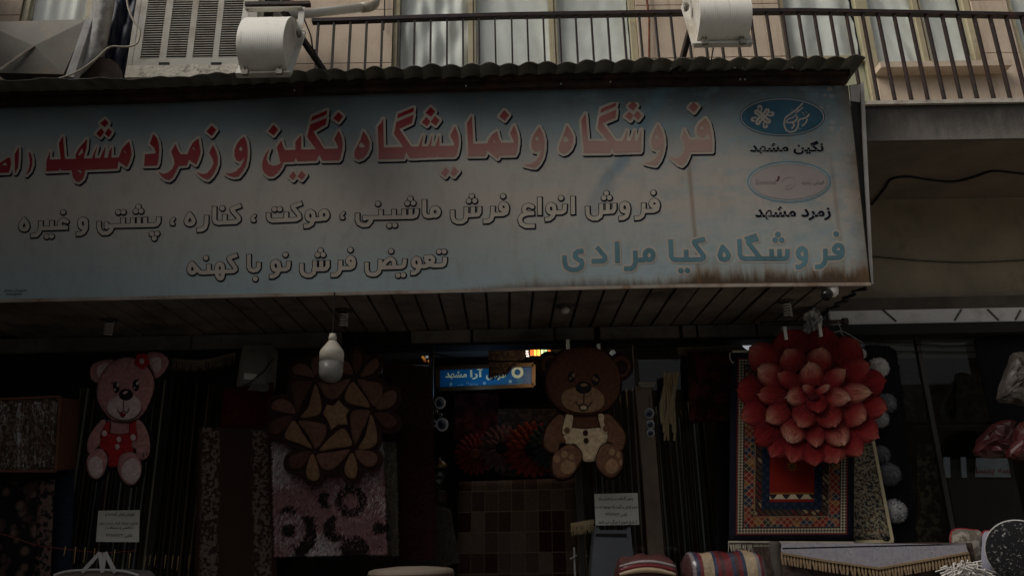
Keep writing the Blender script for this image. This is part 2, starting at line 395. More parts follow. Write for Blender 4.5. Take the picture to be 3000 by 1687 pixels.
# rusty drain pipe on the stone pier
dp = MB().tube([W(1902, 185, 5.96), W(1902, 60, 5.96), W(1890, -40, 5.96)], .011, 8).build('drain_pipe', M('rust', (.12, .045, .02), .8, .5, 14))
tag(dp, 'thin rusty pipe running down the stone pier between the balcony windows', 'pipe')
for u, lab in ((1127, 'thin dark cable hanging on the stone wall left of the wide balcony window'),):
    c = MB().tube([W(u, -20, 5.97), W(u, 40, 5.97), W(u - 3, 90, 5.97)], .006, 6).build('wall_cable', DARK); tag(c, lab, 'cable')
# ================================================================ balcony railing
RL = thing('balcony_railing', 'dark rusty iron balcony railing with thin square bars', 'railing', (0, 5, ZF))
YR = 5.02
hp = [(915, 64), (1000, 62), (1250, 54), (1500, 47), (1750, 43), (2000, 39), (2200, 36), (2350, 35), (2600, 39), (2800, 43), (3000, 47), (3150, 52)]
mb = MB()
hw_ = [W(u, v, YR) for u, v in hp]; hw_.append(Vector((7.5, YR, hw_[-1].z - .03)))
for a, b in zip(hw_[:-1], hw_[1:]): mb.bar(a, b, .05, .03)
mb.build('handrail', RAILM, RL)
def hz(x):
    for a, b in zip(hw_[:-1], hw_[1:]):
        if a.x <= x <= b.x: return a.z + (b.z - a.z) * (x - a.x) / (b.x - a.x)
    return hw_[0].z
x0 = W(925, 120, YR).x; stp = (W(2959, 120, YR).x - W(1020, 95, YR).x) / 41
proto = None
for i in range(64):
    x = x0 + .01 + i * stp
    if x > 7.4: break
    t = random.uniform(-.004, .004)
    if proto is None: proto = MB().bar((0, 0, 0), (0, 0, 1), .013, .034).build('bar', RAILM, RL); o = proto
    else: o = proto.copy(); COL.objects.link(o); o.parent = RL
    o.matrix_parent_inverse = Matrix.Translation(-RL.location)
    o.location = (x, YR, ZF - .01); o.scale = (1, 1, hz(x) - .018 - ZF + .01); o.rotation_euler = (0, t, 0)
KINK = .74                                   # reflectance of the weathered print
# ================================================================ sign box
SG0 = Vector((0, 4.97, 3.195)); SGD = Vector((0, -.18, 1.405)).normalized(); SGN = Vector((0, -SGD.z, SGD.y)).normalized()
def S(u, v, off=0.0): return OP(u, v, SG0 + SGN * off, SGN)
def Sf(off): return lambda u, v: S(u, v, off)
SIGN = thing('shop_sign', 'long weathered pale blue carpet shop sign board with red and blue Persian lettering', 'sign', (0, 4.97, 3.195))
top = [(-420, 338), (0, 317), (500, 295), (1000, 277), (1500, 264), (2000, 255), (2485, 251)]
bot = [(2548, 829), (2300, 831), (2000, 834), (1500, 845), (1000, 857), (500, 868), (0, 878), (-420, 889)]
def board_mat():
    g = N('sign_print'); co = g.coord('UV'); o = g.xyz(co); u, v = o[0], o[1]
    n1 = g.noise(g.coord('UV', (4, 1.2, 1)), 2.2, 5, .6); n2 = g.noise(g.coord('UV', (9, 4, 1)), 3, 6, .65)
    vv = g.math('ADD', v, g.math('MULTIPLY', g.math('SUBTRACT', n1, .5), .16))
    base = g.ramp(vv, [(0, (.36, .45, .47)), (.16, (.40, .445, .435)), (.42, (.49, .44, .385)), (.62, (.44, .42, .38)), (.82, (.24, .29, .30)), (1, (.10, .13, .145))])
    rt = g.math('MULTIPLY', g.ramp(u, [(.55, (0, 0, 0)), (.82, (1, 1, 1))]), .5)      # watercolour blue wash of the print at its right end
    base = g.mix(g.math('MULTIPLY', g.ramp(n2, [(.48, (0, 0, 0)), (.66, (1, 1, 1))]), rt), base, (.22, .36, .42))
    # diagonal blue brush stroke
    dd = g.math('ABSOLUTE', g.math('SUBTRACT', g.math('ADD', u, g.math('MULTIPLY', v, -.155)), g.math('ADD', .622, g.math('MULTIPLY', g.math('SUBTRACT', n2, .5), .03))))
    base = g.mix(g.math('MULTIPLY', g.ramp(dd, [(.004, (1, 1, 1)), (.013, (0, 0, 0))]), g.math('MULTIPLY', g.ramp(v, [(.3, (0, 0, 0)), (.55, (1, 1, 1))]), .55)), base, (.12, .23, .30))
    # bubbles / blossoms near the right edge
    vo = g.n('TexVoronoi', Scale=1.0); g.l(g.coord('UV', (95, 26, 1)), vo.inputs['Vector'])
    bl = g.math('MULTIPLY', g.ramp(vo.outputs['Distance'], [(.30, (1, 1, 1)), (.42, (0, 0, 0))]), g.math('MULTIPLY', g.ramp(u, [(.925, (0, 0, 0)), (.955, (1, 1, 1)), (.985, (1, 1, 1)), (.995, (0, 0, 0))]), .45))
    base = g.mix(bl, base, (.47, .42, .36))
    wash = g.math('MULTIPLY', g.ramp(g.noise(g.coord('UV', (60, 18, 1)), 1.0, 4), [(.5, (0, 0, 0)), (.62, (1, 1, 1))]), g.math('MULTIPLY', g.ramp(u, [(.91, (0, 0, 0)), (.96, (1, 1, 1))]), .35))
    base = g.mix(wash, base, (.24, .36, .42))
    # rust: streaks creeping up from the lower edge at the right, and down the right edge
    sn = g.noise(g.coord('UV', (150, 5, 1)), 1.0, 5, .7); sb = g.noise(g.coord('UV', (14, 2, 1)), 1.0, 3)
    hgt = g.math('ADD', g.math('MULTIPLY', sn, .17), g.math('MULTIPLY', sb, .24))
    ur = g.ramp(u, [(.50, (0, 0, 0)), (.56, (.35, .35, .35)), (.70, (.55, .55, .55)), (.82, (.9, .9, .9)), (1, (1.0, 1.0, 1.0))])
    lim = g.math('MULTIPLY', g.math('SUBTRACT', hgt, .085), ur)
    r1 = g.math('SUBTRACT', lim, v); base = g.mix(g.math('MULTIPLY', g.ramp(r1, [(0, (0, 0, 0)), (.10, (1, 1, 1))]), .85), base, (.27, .15, .065))
    r2 = g.math('SUBTRACT', g.math('MULTIPLY', lim, .62), v); base = g.mix(g.math('MULTIPLY', g.ramp(r2, [(0, (0, 0, 0)), (.05, (1, 1, 1))]), .8), base, (.035, .026, .02))
    eu = g.math('ADD', u, g.math('MULTIPLY', g.math('SUBTRACT', n2, .5), .03)); base = g.mix(g.math('MULTIPLY', g.ramp(eu, [(.978, (0, 0, 0)), (1.0, (1, 1, 1))]), g.math('MULTIPLY', n1, 1.1)), base, (.17, .10, .05))
    # thin vertical rust runs
    for uu, a in ((.803, .55), (.972, .35)):
        q = g.math('ABSOLUTE', g.math('SUBTRACT', g.math('ADD', u, g.math('MULTIPLY', v, .004)), g.math('ADD', uu, g.math('MULTIPLY', g.math('SUBTRACT', sb, .5), .004))))
        base = g.mix(g.math('MULTIPLY', g.ramp(q, [(.0006, (1, 1, 1)), (.0016, (0, 0, 0))]), g.math('MULTIPLY', g.ramp(v, [(.55, (1, 1, 1)), (.68, (0, 0, 0))]), a)), base, (.19, .10, .04))
    dirt = g.noise(g.coord('UV', (30, 3, 1)), 2, 6, .7); base = g.mix(g.math('MULTIPLY', g.ramp(dirt, [(.5, (0, 0, 0)), (.8, (1, 1, 1))]), .35), base, (.22, .17, .12))
    seam = None
    for uu in (.107, .30, .497, .685):
        q = g.math('ABSOLUTE', g.math('SUBTRACT', u, uu)); q = g.ramp(q, [(.0, (1, 1, 1)), (.02, (0, 0, 0))]); base = g.mix(g.math('MULTIPLY', q, .10), base, (.26, .36, .38))
    g.col(g.mix(1.0, base, KINK, 'MULTIPLY')); g.bump(g.noise(g.coord('UV', (20, 6, 1)), 2, 3), .15, .02); return g.set(.75, 0, .08)
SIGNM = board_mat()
pts = [S(u, v) for u, v in top + bot]
mb = MB(); UVF = lambda p: ((p.x + 3.4) / (2.49 + 3.4), (p - SG0).dot(SGD) / 1.416)
n = len(top)
vs = []; uv = []
rows = 8
xs_ = list(range(-420, 2486, 0 + 83)) + [2485]
def lerp(tab, u):
    for (a, va), (b, vb) in zip(tab[:-1], tab[1:]):
        if a <= u <= b: return va + (vb - va) * (u - a) / (b - a)
    return tab[-1][1]
botr = bot[::-1]
for u in xs_:
    k = (u + 420) / 2905; ub = -420 + k * (2548 + 420)
    for r in range(rows + 1):
        t = r / rows; p = S(u + (ub - u) * t, lerp(top, u) + (lerp(botr, ub) - lerp(top, u)) * t); vs.append(p); uv.append(UVF(p))
nc = rows + 1
mb.add(vs, [(i * nc + r, i * nc + r + 1, (i + 1) * nc + r + 1, (i + 1) * nc + r) for i in range(len(xs_) - 1) for r in range(rows)]); mb.uv = uv
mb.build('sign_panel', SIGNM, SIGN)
back = SGN * -.05
fm = MB()
for a, b in zip(botr[:-1], botr[1:]): fm.bar(S(a[0], a[1] + 4, .005), S(b[0], b[1] + 4, .005), .03, .022, up=SGD)
fm.build('bottom_trim', M('trim', (.27, .23, .19), .5, .2, 6, dirt=(.16, .08, .04), dscale=5), SIGN)
mb = MB(); q = [S(2487, 251, -.004), S(2520, 246, -.05), S(2556, 830, -.05), S(2549, 829, -.004)]; mb.add(q, [(0, 1, 2, 3)]); mb.build('side_return', DARK, SIGN)
mb = MB(); mb.prism([S(2521, 246, -.03), S(2531, 238, -.03), S(2559, 832, -.03), S(2549, 831, -.03)], SGN * -.02); mb.build('side_flange', M('flange', (.34, .32, .30), .5, .2, 5), SIGN)
mb = MB(); mb.prism([S(2490, 252, -.002), S(2524, 247, -.03), S(2522, 252, -.03), S(2520, 300, -.04), S(2494, 296, -.004)], SGN * -.003); mb.build('corner_flap', M('flange', (0, 0, 0)), SIGN)
# carcass behind the panel
mb = MB(); mb.add([S(-420, 338, -.01), S(2484, 254, -.01), S(2545, 828, -.01), S(-420, 888, -.01)], [(3, 2, 1, 0)]); mb.build('backing_sheet', GALV, SIGN)
# plank soffit
SOF = thing('plank_soffit', 'brown plank ceiling under the shop sign with dark gaps', 'soffit', (0, 5.5, 3.19))
mb = MB(); pw = .161; xr = S(2548, 829).x
k0 = X(1493, 863, 4.97)
for i in range(-24, 24):
    a = k0 + i * pw + .010; b = k0 + (i + 1) * pw - .010
    if a < -5.2 or a > xr - .05: continue
    if b > xr - .02:
        b = xr - .02
    z = 3.186 + random.uniform(-.004, .004)
    ye = 5.985 if b < xr - .25 else 5.985 - random.uniform(0, .12)
    mb.box(a, b, 4.99, ye, z, z + .015)
mb.build('planks', PLANK, SOF)
mb = MB(); mb.box(-5.2, xr - .03, 4.985, 5.99, 3.212, 3.225); mb.build('backing', IN, SOF)
mb = MB(); e = []
for k in range(15): e.append((xr - .03 + (random.uniform(-.0, .05) if k % 2 else random.uniform(-.03, .02)), 4.99 + k * .071, 3.18 + random.uniform(-.008, .008)))
mb.tube(e, .012, 6); mb.build('broken_edge', DARK, SOF)
# ================================================================ corrugated canopy over the sign
CAN = thing('corrugated_canopy', 'dark corrugated sheet canopy on a rusty steel beam above the sign', 'canopy', (0, 4.7, 4.68))
zsft = W(1500, 222, 4.72).z
xe = W(2532, 168, 4.57).x; xs0 = -5.4
CE_ = [(-420, 254), (0, 235), (370, 226), (620, 216), (800, 207), (1000, 200), (1500, 188), (2000, 177), (2300, 172), (2532, 169)]
CT_ = [(W(u, v, 4.572).x, W(u, v, 4.572).z - W(1500, 188, 4.572).z) for u, v in CE_]
def sag(x):
    for (a, za), (b, zb_) in zip(CT_[:-1], CT_[1:]):
        if x <= b: return za + (zb_ - za) * (x - a) / (b - a)
    return CT_[-1][1]
mb = MB(); per = .132; nx = int((xe - xs0) / per * 10); vs = []
YF, YB = 4.572, 5.35
for i in range(nx + 1):
    x = xs0 + (xe - xs0) * i / nx; ph = (x - xe) / per * 6.28318
    zz = .013 * abs(math.sin(ph / 2)) * 2 - .002 + .008 * math.sin(x * 1.3) + .004 * math.sin(x * 5.1)
    if x < -.9: zz = zz * max(.25, 1 + (x + .9) * .5)
    zz += sag(x) - .018
    for yy in (YF + .012 * math.sin(x * 4.7) + .01 * math.sin(x * 17), 4.75, YB):
        vs.append((x, yy, zsft + zz))
mb.add(vs, [(i * 3 + r, i * 3 + r + 1, i * 3 + r + 4, i * 3 + r + 3) for i in range(nx) for r in range(2)])
mb.add([(a[0], a[1], a[2] + .004) for a in vs], [(i * 3 + r, i * 3 + r + 3, i * 3 + r + 4, i * 3 + r + 1) for i in range(nx) for r in range(2)])
mb.add([p for i in range(nx + 1) for p in (vs[i * 3], (vs[i * 3][0], vs[i * 3][1], vs[i * 3][2] + .004))], [(2 * i, 2 * i + 1, 2 * i + 3, 2 * i + 2) for i in range(nx)])
mb.build('sheet', SHEETM, CAN)
xb = W(2505, 215, 4.7).x; mb = MB(); zb0 = S(1500, 264).z
nb_ = 16
for i in range(nb_):
    ends = []
    for k in (i, i + 1):
        x = xs0 + (xb - xs0) * k / nb_; s_ = sag(x); xq = x if k < nb_ else x - .03
        ends.append([(xq, yy, zz + s_) for yy, zz in ((4.705, zsft - .03), (4.705, zb0 + .062), (4.735, zb0 + .052), (4.745, zb0 + .045), (4.745, zb0 - .006), (4.80, zb0 - .006), (4.80, zsft - .03))])
    n_ = len(ends[0]); mb.add(ends[0] + ends[1], [(j, (j + 1) % n_, n_ + (j + 1) % n_, n_ + j) for j in range(n_)] + ([tuple(range(n_, 2 * n_))] if i == nb_ - 1 else []))
mb.build('beam', DKSTEEL, CAN)
mb = MB()
for u, v in ((863, 266), (1086, 225), (1112, 222), (1365, 253), (1400, 213), (1643, 247), (1788, 241), (1965, 202), (2152, 200), (2175, 200), (2320, 200), (2168, 234), (2182, 234)):
    yy = 4.70 if v > 205 else 4.66
    mb.lathe(W(u, v, yy), [(.006, 0), (.005, .008), (.002, .01)], 6, axis=(0, -1, 0))
mb.build('screws', M('screw', (.6, .6, .6), .3, 0, metal=.6), CAN)
# ================================================================ lettering of the sign
INK = M('ink_navy', (0.007, 0.008, 0.015), .7, .3, 20, spec=.04)
HALO = M('ink_cream', (.335, .298, .25), .75, .12, 6)
LINE2 = M('ink_cream_fill', (.365, .325, .275), .75, .1, 6)
def red_mat():
    g = N('ink_red'); o = g.xyz(g.coord('UV')); u, v = o[0], o[1]
    n = g.noise(g.coord('UV', (30, 8, 1)), 2, 4)
    top_ = g.ramp(u, [(.0, (.22, .008, .014)), (.45, (.26, .012, .022)), (.75, (.28, .03, .04)), (.95, (.28, .04, .045))])
    low = g.ramp(u, [(.0, (.30, .055, .06)), (.3, (.33, .09, .095)), (.55, (.38, .205, .185)), (.75, (.42, .285, .245)), (1, (.45, .33, .28))])
    k = g.math('ADD', v, g.math('ADD', g.math('MULTIPLY', u, -.30), g.math('MULTIPLY', n, .06)))
    g.col(g.mix(1.0, g.mix(g.ramp(k, [(.54, (1, 1, 1)), (.80, (0, 0, 0))]), top_, low), KINK, 'MULTIPLY')); return g.set(.75, 0, .08)
def uvbuild(mb, name, m, parent):
    mb.uv = [UVF(Vector(p)) for p in mb.v]; return mb.build(name, m, parent)
HEAD = [  # (x0, y0, scale) then outlines, holes after '/'
 ((0, 330, 6.44), [
  [[(-130, 1010), (-20, 965), (165, 848), (195, 870), (205, 960), (190, 1060), (160, 1130), (-400, 1150), (-400, 1030)], [(20, 995), (100, 930), (150, 1005)]],
  [[(352, 665), (352, 860), (335, 1040), (285, 1135), (283, 780)]],
  [[(540, 738), (580, 780), (605, 880), (605, 990), (565, 1100), (495, 1175), (550, 1060), (565, 960), (558, 850)]],
  [[(890, 893), (2250, 850), (2210, 1055), (2060, 1062), (2045, 1052), (2030, 1064), (1905, 1068), (1893, 1052), (1880, 1070), (1730, 1075), (1715, 1060), (1700, 1078), (1160, 1090), (1135, 1040), (1112, 1096), (870, 1105)]],
  [[(945, 735), (930, 870), (955, 900), (900, 960), (870, 1000), (885, 900)]],
  [[(1185, 450), (1215, 800), (1228, 900), (1150, 900), (1115, 590)]],
  [[(1640, 505), (1625, 690), (1600, 760), (1580, 870), (1430, 880), (1430, 790), (1490, 680)], [(1555, 660), (1570, 760), (1470, 830), (1480, 780)]],
  [[(1830, 650), (1790, 800), (1790, 870), (1735, 870), (1760, 800)]], [[(1990, 650), (1960, 860), (1890, 860), (1935, 760)]], [[(2105, 655), (2100, 860), (2035, 860), (2060, 750)]],
  [[(2435, 550), (2465, 680), (2480, 790), (2440, 930), (2390, 1025), (2250, 930), (2240, 850), (2310, 680)], [(2350, 705), (2390, 790), (2330, 740)]],
  [[(1360, 1050), (1610, 1050), (1590, 1180), (1560, 1250), (1490, 1310), (1430, 1295), (1380, 1220), (1360, 1130)], [(1440, 1050), (1540, 1110), (1545, 1150), (1460, 1105)]],
  [[(1980, 130), (2048, 200), (1975, 275), (1895, 205)]], [[(1910, 300), (1960, 370), (1895, 465), (1815, 400)]], [[(2050, 300), (2110, 370), (2050, 460), (1980, 395)]]]),
 ((400, 330, 6.44), [
  [[(318, 415), (370, 470), (410, 560), (425, 680), (420, 800), (405, 940), (380, 1000), (145, 1005), (160, 790), (330, 780), (370, 765), (350, 700), (320, 650), (255, 590)]],
  [[(1165, 490), (1190, 640), (1205, 750), (1165, 880), (1120, 980), (975, 880), (965, 790), (1000, 690), (1060, 580)], [(1080, 650), (1120, 730), (1040, 670)]],
  [[(820, 790), (980, 790), (990, 880), (945, 995), (770, 1010), (730, 1000), (710, 900)]],
  [[(735, 600), (780, 710), (830, 790), (790, 1000), (740, 1110), (680, 1220), (620, 1270), (550, 1260), (470, 1200), (415, 1125), (500, 1160), (590, 1140), (680, 1060), (720, 970), (710, 880), (655, 740)]],
  [[(1440, 615), (1500, 730), (1530, 850), (1525, 980), (1480, 1100), (1420, 1200), (1350, 1265), (1280, 1245), (1200, 1190), (1140, 1130), (1240, 1165), (1330, 1150), (1410, 1060), (1455, 960), (1440, 880), (1375, 760)]],
  [[(1420, 250), (1500, 330), (1420, 440), (1325, 360)]],
  [[(2030, 460), (2075, 560), (2095, 700), (2090, 850), (2060, 1000), (2000, 1110), (1920, 1205), (1840, 1215), (1750, 1190), (1680, 1150), (1780, 1150), (1880, 1110), (1970, 1020), (2030, 900), (2040, 830), (1990, 900), (1930, 920), (1880, 890), (1850, 810), (1855, 700), (1890, 610), (1950, 520)], [(1970, 635), (2010, 690), (1965, 735), (1925, 690)]]]),
 ((740, 310, 6.44), [
  [[(310, 825), (270, 930), (260, 1020), (300, 1100), (370, 1140), (450, 1130), (530, 1090), (560, 1050), (580, 1070), (530, 1180), (460, 1270), (380, 1330), (300, 1330), (220, 1260), (185, 1170), (190, 1060), (230, 940)]],
  [[(540, 660), (570, 760), (610, 840), (600, 1055), (525, 1060), (490, 900), (460, 790)]],
  [[(580, 843), (1640, 810), (1690, 820), (1650, 1000), (1620, 1030), (1320, 1035), (1255, 915), (1200, 1035), (850, 1050), (815, 980), (780, 1055), (575, 1060)]],
  [[(910, 570), (915, 850), (810, 850), (810, 690)]],
  [[(1400, 235), (1375, 355), (1140, 490), (1350, 820), (1215, 840), (1030, 590), (1090, 360)]], [[(1405, 90), (1395, 165), (1105, 290), (1130, 210)]],
  [[(1625, 480), (1680, 600), (1695, 720), (1690, 830), (1620, 850), (1615, 770), (1545, 630)]],
  [[(395, 365), (480, 450), (395, 560), (300, 485)]], [[(1620, 125), (1705, 205), (1625, 310), (1525, 240)]], [[(770, 1240), (825, 1320), (765, 1400), (690, 1335)]], [[(920, 1230), (1000, 1305), (930, 1395), (850, 1335)]],
  [[(2090, 485), (2160, 580), (2205, 690), (2200, 810), (2150, 920), (2080, 990), (2000, 1020), (1940, 990), (1920, 920), (1940, 830), (1980, 760), (2040, 640)], [(2040, 685), (2090, 720), (2130, 780), (2050, 800), (2005, 780), (2010, 730)]]]),
 ((1060, 300, 6.44), [
  [[(400, 320), (412, 850), (412, 880), (320, 880), (305, 460), (370, 390)]],
  [[(320, 860), (1760, 820), (1820, 820), (1800, 920), (1780, 990), (1750, 1025), (1440, 1030), (1420, 1000), (1400, 1035), (1270, 1035), (1255, 1015), (1235, 1040), (1085, 1045), (1065, 1030), (1050, 1050), (900, 1050), (840, 930), (790, 1065), (320, 1075)]],
  [[(975, 240), (940, 390), (700, 505), (935, 840), (800, 860), (610, 600), (655, 375)]], [[(980, 105), (970, 175), (670, 300), (690, 225)]],
  [[(1160, 625), (1120, 840), (1070, 840), (1110, 740)]], [[(1325, 630), (1300, 840), (1250, 840), (1290, 740)]], [[(1455, 630), (1460, 840), (1390, 840), (1420, 740)]],
  [[(1755, 465), (1810, 600), (1825, 730), (1815, 840), (1750, 840), (1745, 780), (1675, 625)]],
  [[(1300, 95), (1380, 180), (1305, 270), (1205, 200)]], [[(1215, 280), (1290, 365), (1230, 445), (1135, 380)]], [[(1380, 265), (1465, 340), (1390, 440), (1305, 370)]],
  [[(1580, 1225), (1650, 1300), (1575, 1405), (1495, 1335)]], [[(1740, 1215), (1820, 1300), (1740, 1400), (1670, 1340)]]]),
 ((1340, 300, 6.44), [
  [[(270, 265), (295, 780), (290, 810), (205, 810), (185, 400)]],
  [[(205, 795), (540, 780), (620, 780), (820, 765), (1060, 770), (1140, 750), (1120, 930), (1085, 995), (790, 1000), (760, 1060), (560, 900), (520, 1010), (210, 1015)]],
  [[(750, 550), (770, 660), (820, 760), (820, 800), (560, 800), (590, 710), (660, 610)], [(690, 700), (730, 790), (670, 740)]],
  [[(1070, 440), (1120, 570), (1140, 680), (1140, 790), (1070, 790), (1065, 730), (1000, 590)]], [[(885, 155), (970, 240), (895, 345), (795, 270)]],
  [[(1545, 470), (1610, 590), (1640, 720), (1635, 900), (1600, 1050), (1540, 1160), (1480, 1225), (1400, 1220), (1260, 1185), (1380, 1170), (1480, 1110), (1560, 1000), (1590, 870), (1560, 900), (1500, 930), (1440, 920), (1405, 860), (1400, 750), (1430, 650), (1490, 550)], [(1500, 640), (1540, 680), (1520, 730), (1470, 710), (1465, 670)]],
  [[(2065, 440), (2140, 540), (2180, 640), (2180, 760), (2130, 880), (2060, 950), (2000, 970), (1930, 935), (1915, 850), (1950, 760), (1980, 690), (2020, 580)], [(2025, 625), (2080, 670), (2110, 730), (2040, 760), (1990, 750), (1990, 680)]]]),
 ((1600, 285, 6.44), [
  [[(740, 320), (785, 820), (780, 850), (700, 850), (665, 450)]],
  [[(700, 835), (1790, 830), (1785, 1010), (1770, 1030), (1620, 1030), (1600, 1020), (1585, 1035), (1460, 1035), (1440, 1020), (1420, 1040), (1290, 1045), (1230, 920), (1190, 1050), (715, 1055)]],
  [[(1320, 245), (1305, 390), (1060, 490), (1310, 830), (1180, 840), (975, 590), (1010, 375)]], [[(1320, 110), (1310, 170), (1025, 295), (1045, 220)]],
  [[(1530, 630), (1510, 840), (1435, 840), (1490, 730)]], [[(1670, 630), (1660, 840), (1590, 840), (1630, 740)]], [[(1795, 620), (1790, 840), (1720, 840), (1760, 740)]],
  [[(1640, 75), (1715, 160), (1640, 255), (1550, 180)]], [[(1575, 275), (1640, 345), (1590, 440), (1490, 365)]], [[(1720, 265), (1800, 345), (1735, 430), (1655, 350)]],
  [[(2110, 520), (2175, 620), (2215, 760), (2220, 900), (2190, 1060), (2140, 1190), (2070, 1285), (1990, 1275), (1860, 1240), (1980, 1220), (2080, 1140), (2150, 1020), (2170, 920), (2130, 970), (2080, 995), (2020, 970), (1990, 900), (1985, 800), (2020, 700), (2060, 610)], [(2085, 700), (2125, 750), (2100, 800), (2050, 780), (2045, 730)]]]),
 ((1840, 280, 6.44), [
  [[(1460, 435), (1520, 520), (1565, 680), (1585, 860), (1580, 1055), (1180, 1060), (1150, 1070), (1110, 900), (1160, 840), (1430, 835), (1560, 820), (1490, 720), (1450, 780), (1400, 800), (1330, 770), (1295, 700), (1300, 620), (1350, 530)], [(1395, 570), (1440, 630), (1400, 650), (1345, 620)]],
  [[(1060, 655), (1110, 750), (1160, 830), (1170, 1000), (1130, 1150), (1080, 1260), (1020, 1320), (960, 1300), (880, 1240), (800, 1165), (900, 1190), (990, 1160), (1060, 1080), (1080, 980), (1060, 900), (1020, 800)]],
  [[(1235, 130), (1325, 215), (1245, 320), (1145, 235)]]])]
sd = SDF(-80, 300, 2120, 560)
for (ox, oy, s_), gl in HEAD:
    t = T(ox, oy, s_)
    for g_ in gl: sd.poly(t(g_[0]), [t(h) for h in g_[1:]])
mb = MB(); sd.mesh(mb, Sf(.0015), 8.2, (3.5, 4.5), 0); sd.mesh(mb, Sf(.003), 7.6, (0, 0), 1); sd.mesh(mb, Sf(.0045), .6, (0, 0), 2)
uvbuild(mb, 'heading_lettering', [INK, HALO, red_mat()], SIGN)
# strokes of the two outlined lines and of the blue line: (points, flat start, flat end, extra)
def lay(sd, org, hw, strokes, dots, dr):
    t = T(*org)
    for st in strokes:
        p = st[0]; fl = st[1] if len(st) > 1 else ''; h = st[2] if len(st) > 2 else hw
        p = t(p); p = cr(p, 4, False) if 'c' in fl else p
        sd.stroke(p, h, 's' in fl, 'e' in fl)
    for c in dots: sd.disc(t([c])[0], dr)
sd = SDF(30, 540, 1960, 735); H1 = 7.3; DR = 8.6
lay(sd, (40, 570, 5.855), H1, [
 ([(180, 425), (225, 490), (238, 545), (220, 588), (180, 600), (140, 588), (122, 545), (138, 490), (180, 425)], 'c'), ([(465, 445), (462, 560), (440, 640), (390, 697), (285, 702)], 'se'), ([(455, 582), (940, 566)], 'e'), ([(655, 438), (655, 580)], 's'),
 ([(912, 462), (850, 437), (800, 465), (788, 520), (830, 565)], 'c'), ([(1195, 420), (1150, 440), (1136, 497), (1150, 550), (1195, 575), (1240, 560)], 'c'), ([(1195, 420), (1235, 445), (1242, 510), (1235, 590), (1200, 645), (1150, 672), (1065, 677)], 'e'),
 ([(1463, 455), (1463, 560), (1482, 620), (1530, 664), (1610, 660), (1660, 620), (1690, 560)], 's'), ([(1592, 500), (1592, 560)], ''), ([(1550, 545), (1700, 537), (2400, 522), (2450, 512), (2485, 465), (2488, 375)], 'se'),
 ([(1875, 395), (1875, 530)], 's'), ([(2042, 393), (2042, 530)], 's'), ([(2148, 388), (2148, 525)], 's'), ([(2255, 382), (2255, 520)], 's')],
 [(848, 300), (563, 720), (650, 715), (1793, 302), (1882, 298), (2140, 208), (2092, 285), (2185, 283), (2368, 672), (2460, 668), (2412, 750)], DR)
CM = lambda x, y: ([(x + 8, y - 62), (x - 22, y - 30), (x - 22, y + 10), (x + 2, y + 12), (x + 2, y + 2)], '', 5.2)
lay(sd, (460, 570, 4.77), H1, [CM(225, 400), CM(1357, 355),
 ([(455, 270), (495, 325), (510, 365), (495, 402), (460, 415), (420, 402), (408, 362), (425, 322), (455, 270)], 'c'), ([(693, 285), (690, 400), (670, 460), (630, 490), (552, 497)], 'se'),
 ([(803, 162), (800, 350), (815, 385), (850, 395), (1100, 385), (1140, 355), (1140, 320), (1055, 225), (1048, 200), (1178, 150)], 'se'), ([(945, 273), (945, 385)], 's'),
 ([(1555, 248), (1557, 320), (1575, 350), (1610, 365), (1940, 350), (1990, 325), (1985, 285), (1905, 190), (1900, 165), (2030, 118)], 'se'), ([(1805, 240), (1805, 350)], 's'),
 ([(2145, 235), (2110, 250), (2098, 300), (2115, 342), (2150, 352), (2185, 340)], 'c'), ([(2145, 235), (2180, 255), (2188, 300), (2185, 350), (2160, 410), (2110, 440), (2045, 443)], 'e'), (ell(2335, 285, 48, 55, 16) + [(2383, 285)], ''), ([(2190, 350), (2290, 345)], '')],
 [(912, 190), (1640, 205), (1715, 203)], DR)
lay(sd, (960, 540, 4.77), H1, [CM(215, 460),
 ([(415, 398), (415, 500), (435, 545), (490, 572), (560, 565), (605, 510)], 's'), ([(515, 460), (515, 480)], ''), ([(485, 470), (700, 465), (1190, 455), (1230, 440), (1245, 400), (1247, 335)], 'se'), ([(742, 350), (742, 465)], 's'), ([(925, 345), (925, 460)], 's'), ([(1068, 340), (1068, 450)], 's'), ([(1158, 335), (1158, 455)], 's'),
 ([(1350, 208), (1350, 400), (1365, 435), (1400, 450), (1460, 440)], 's'), (ell(1502, 385, 50, 55, 16) + [(1552, 385)], ''),
 ([(1742, 353), (1745, 460), (1765, 505), (1810, 527), (1880, 525), (1925, 495), (1935, 440), (1937, 312)], 'se'), ([(2030, 308), (2030, 420)], 's'), ([(2120, 306), (2120, 390), (2098, 425), (1935, 435)], 's'),
 ([(2308, 302), (2305, 430), (2285, 490), (2245, 515), (2168, 520)], 'se'), ([(2300, 422), (2450, 417), (2495, 395), (2508, 340)], ''), ([(2508, 345), (2495, 290), (2450, 268), (2418, 300), (2420, 340), (2450, 360), (2500, 352)], 'c')],
 [(702, 272), (1155, 200), (1113, 265), (1195, 262), (860, 575), (938, 570), (2012, 165), (1972, 232), (2055, 230), (2450, 165)], DR)
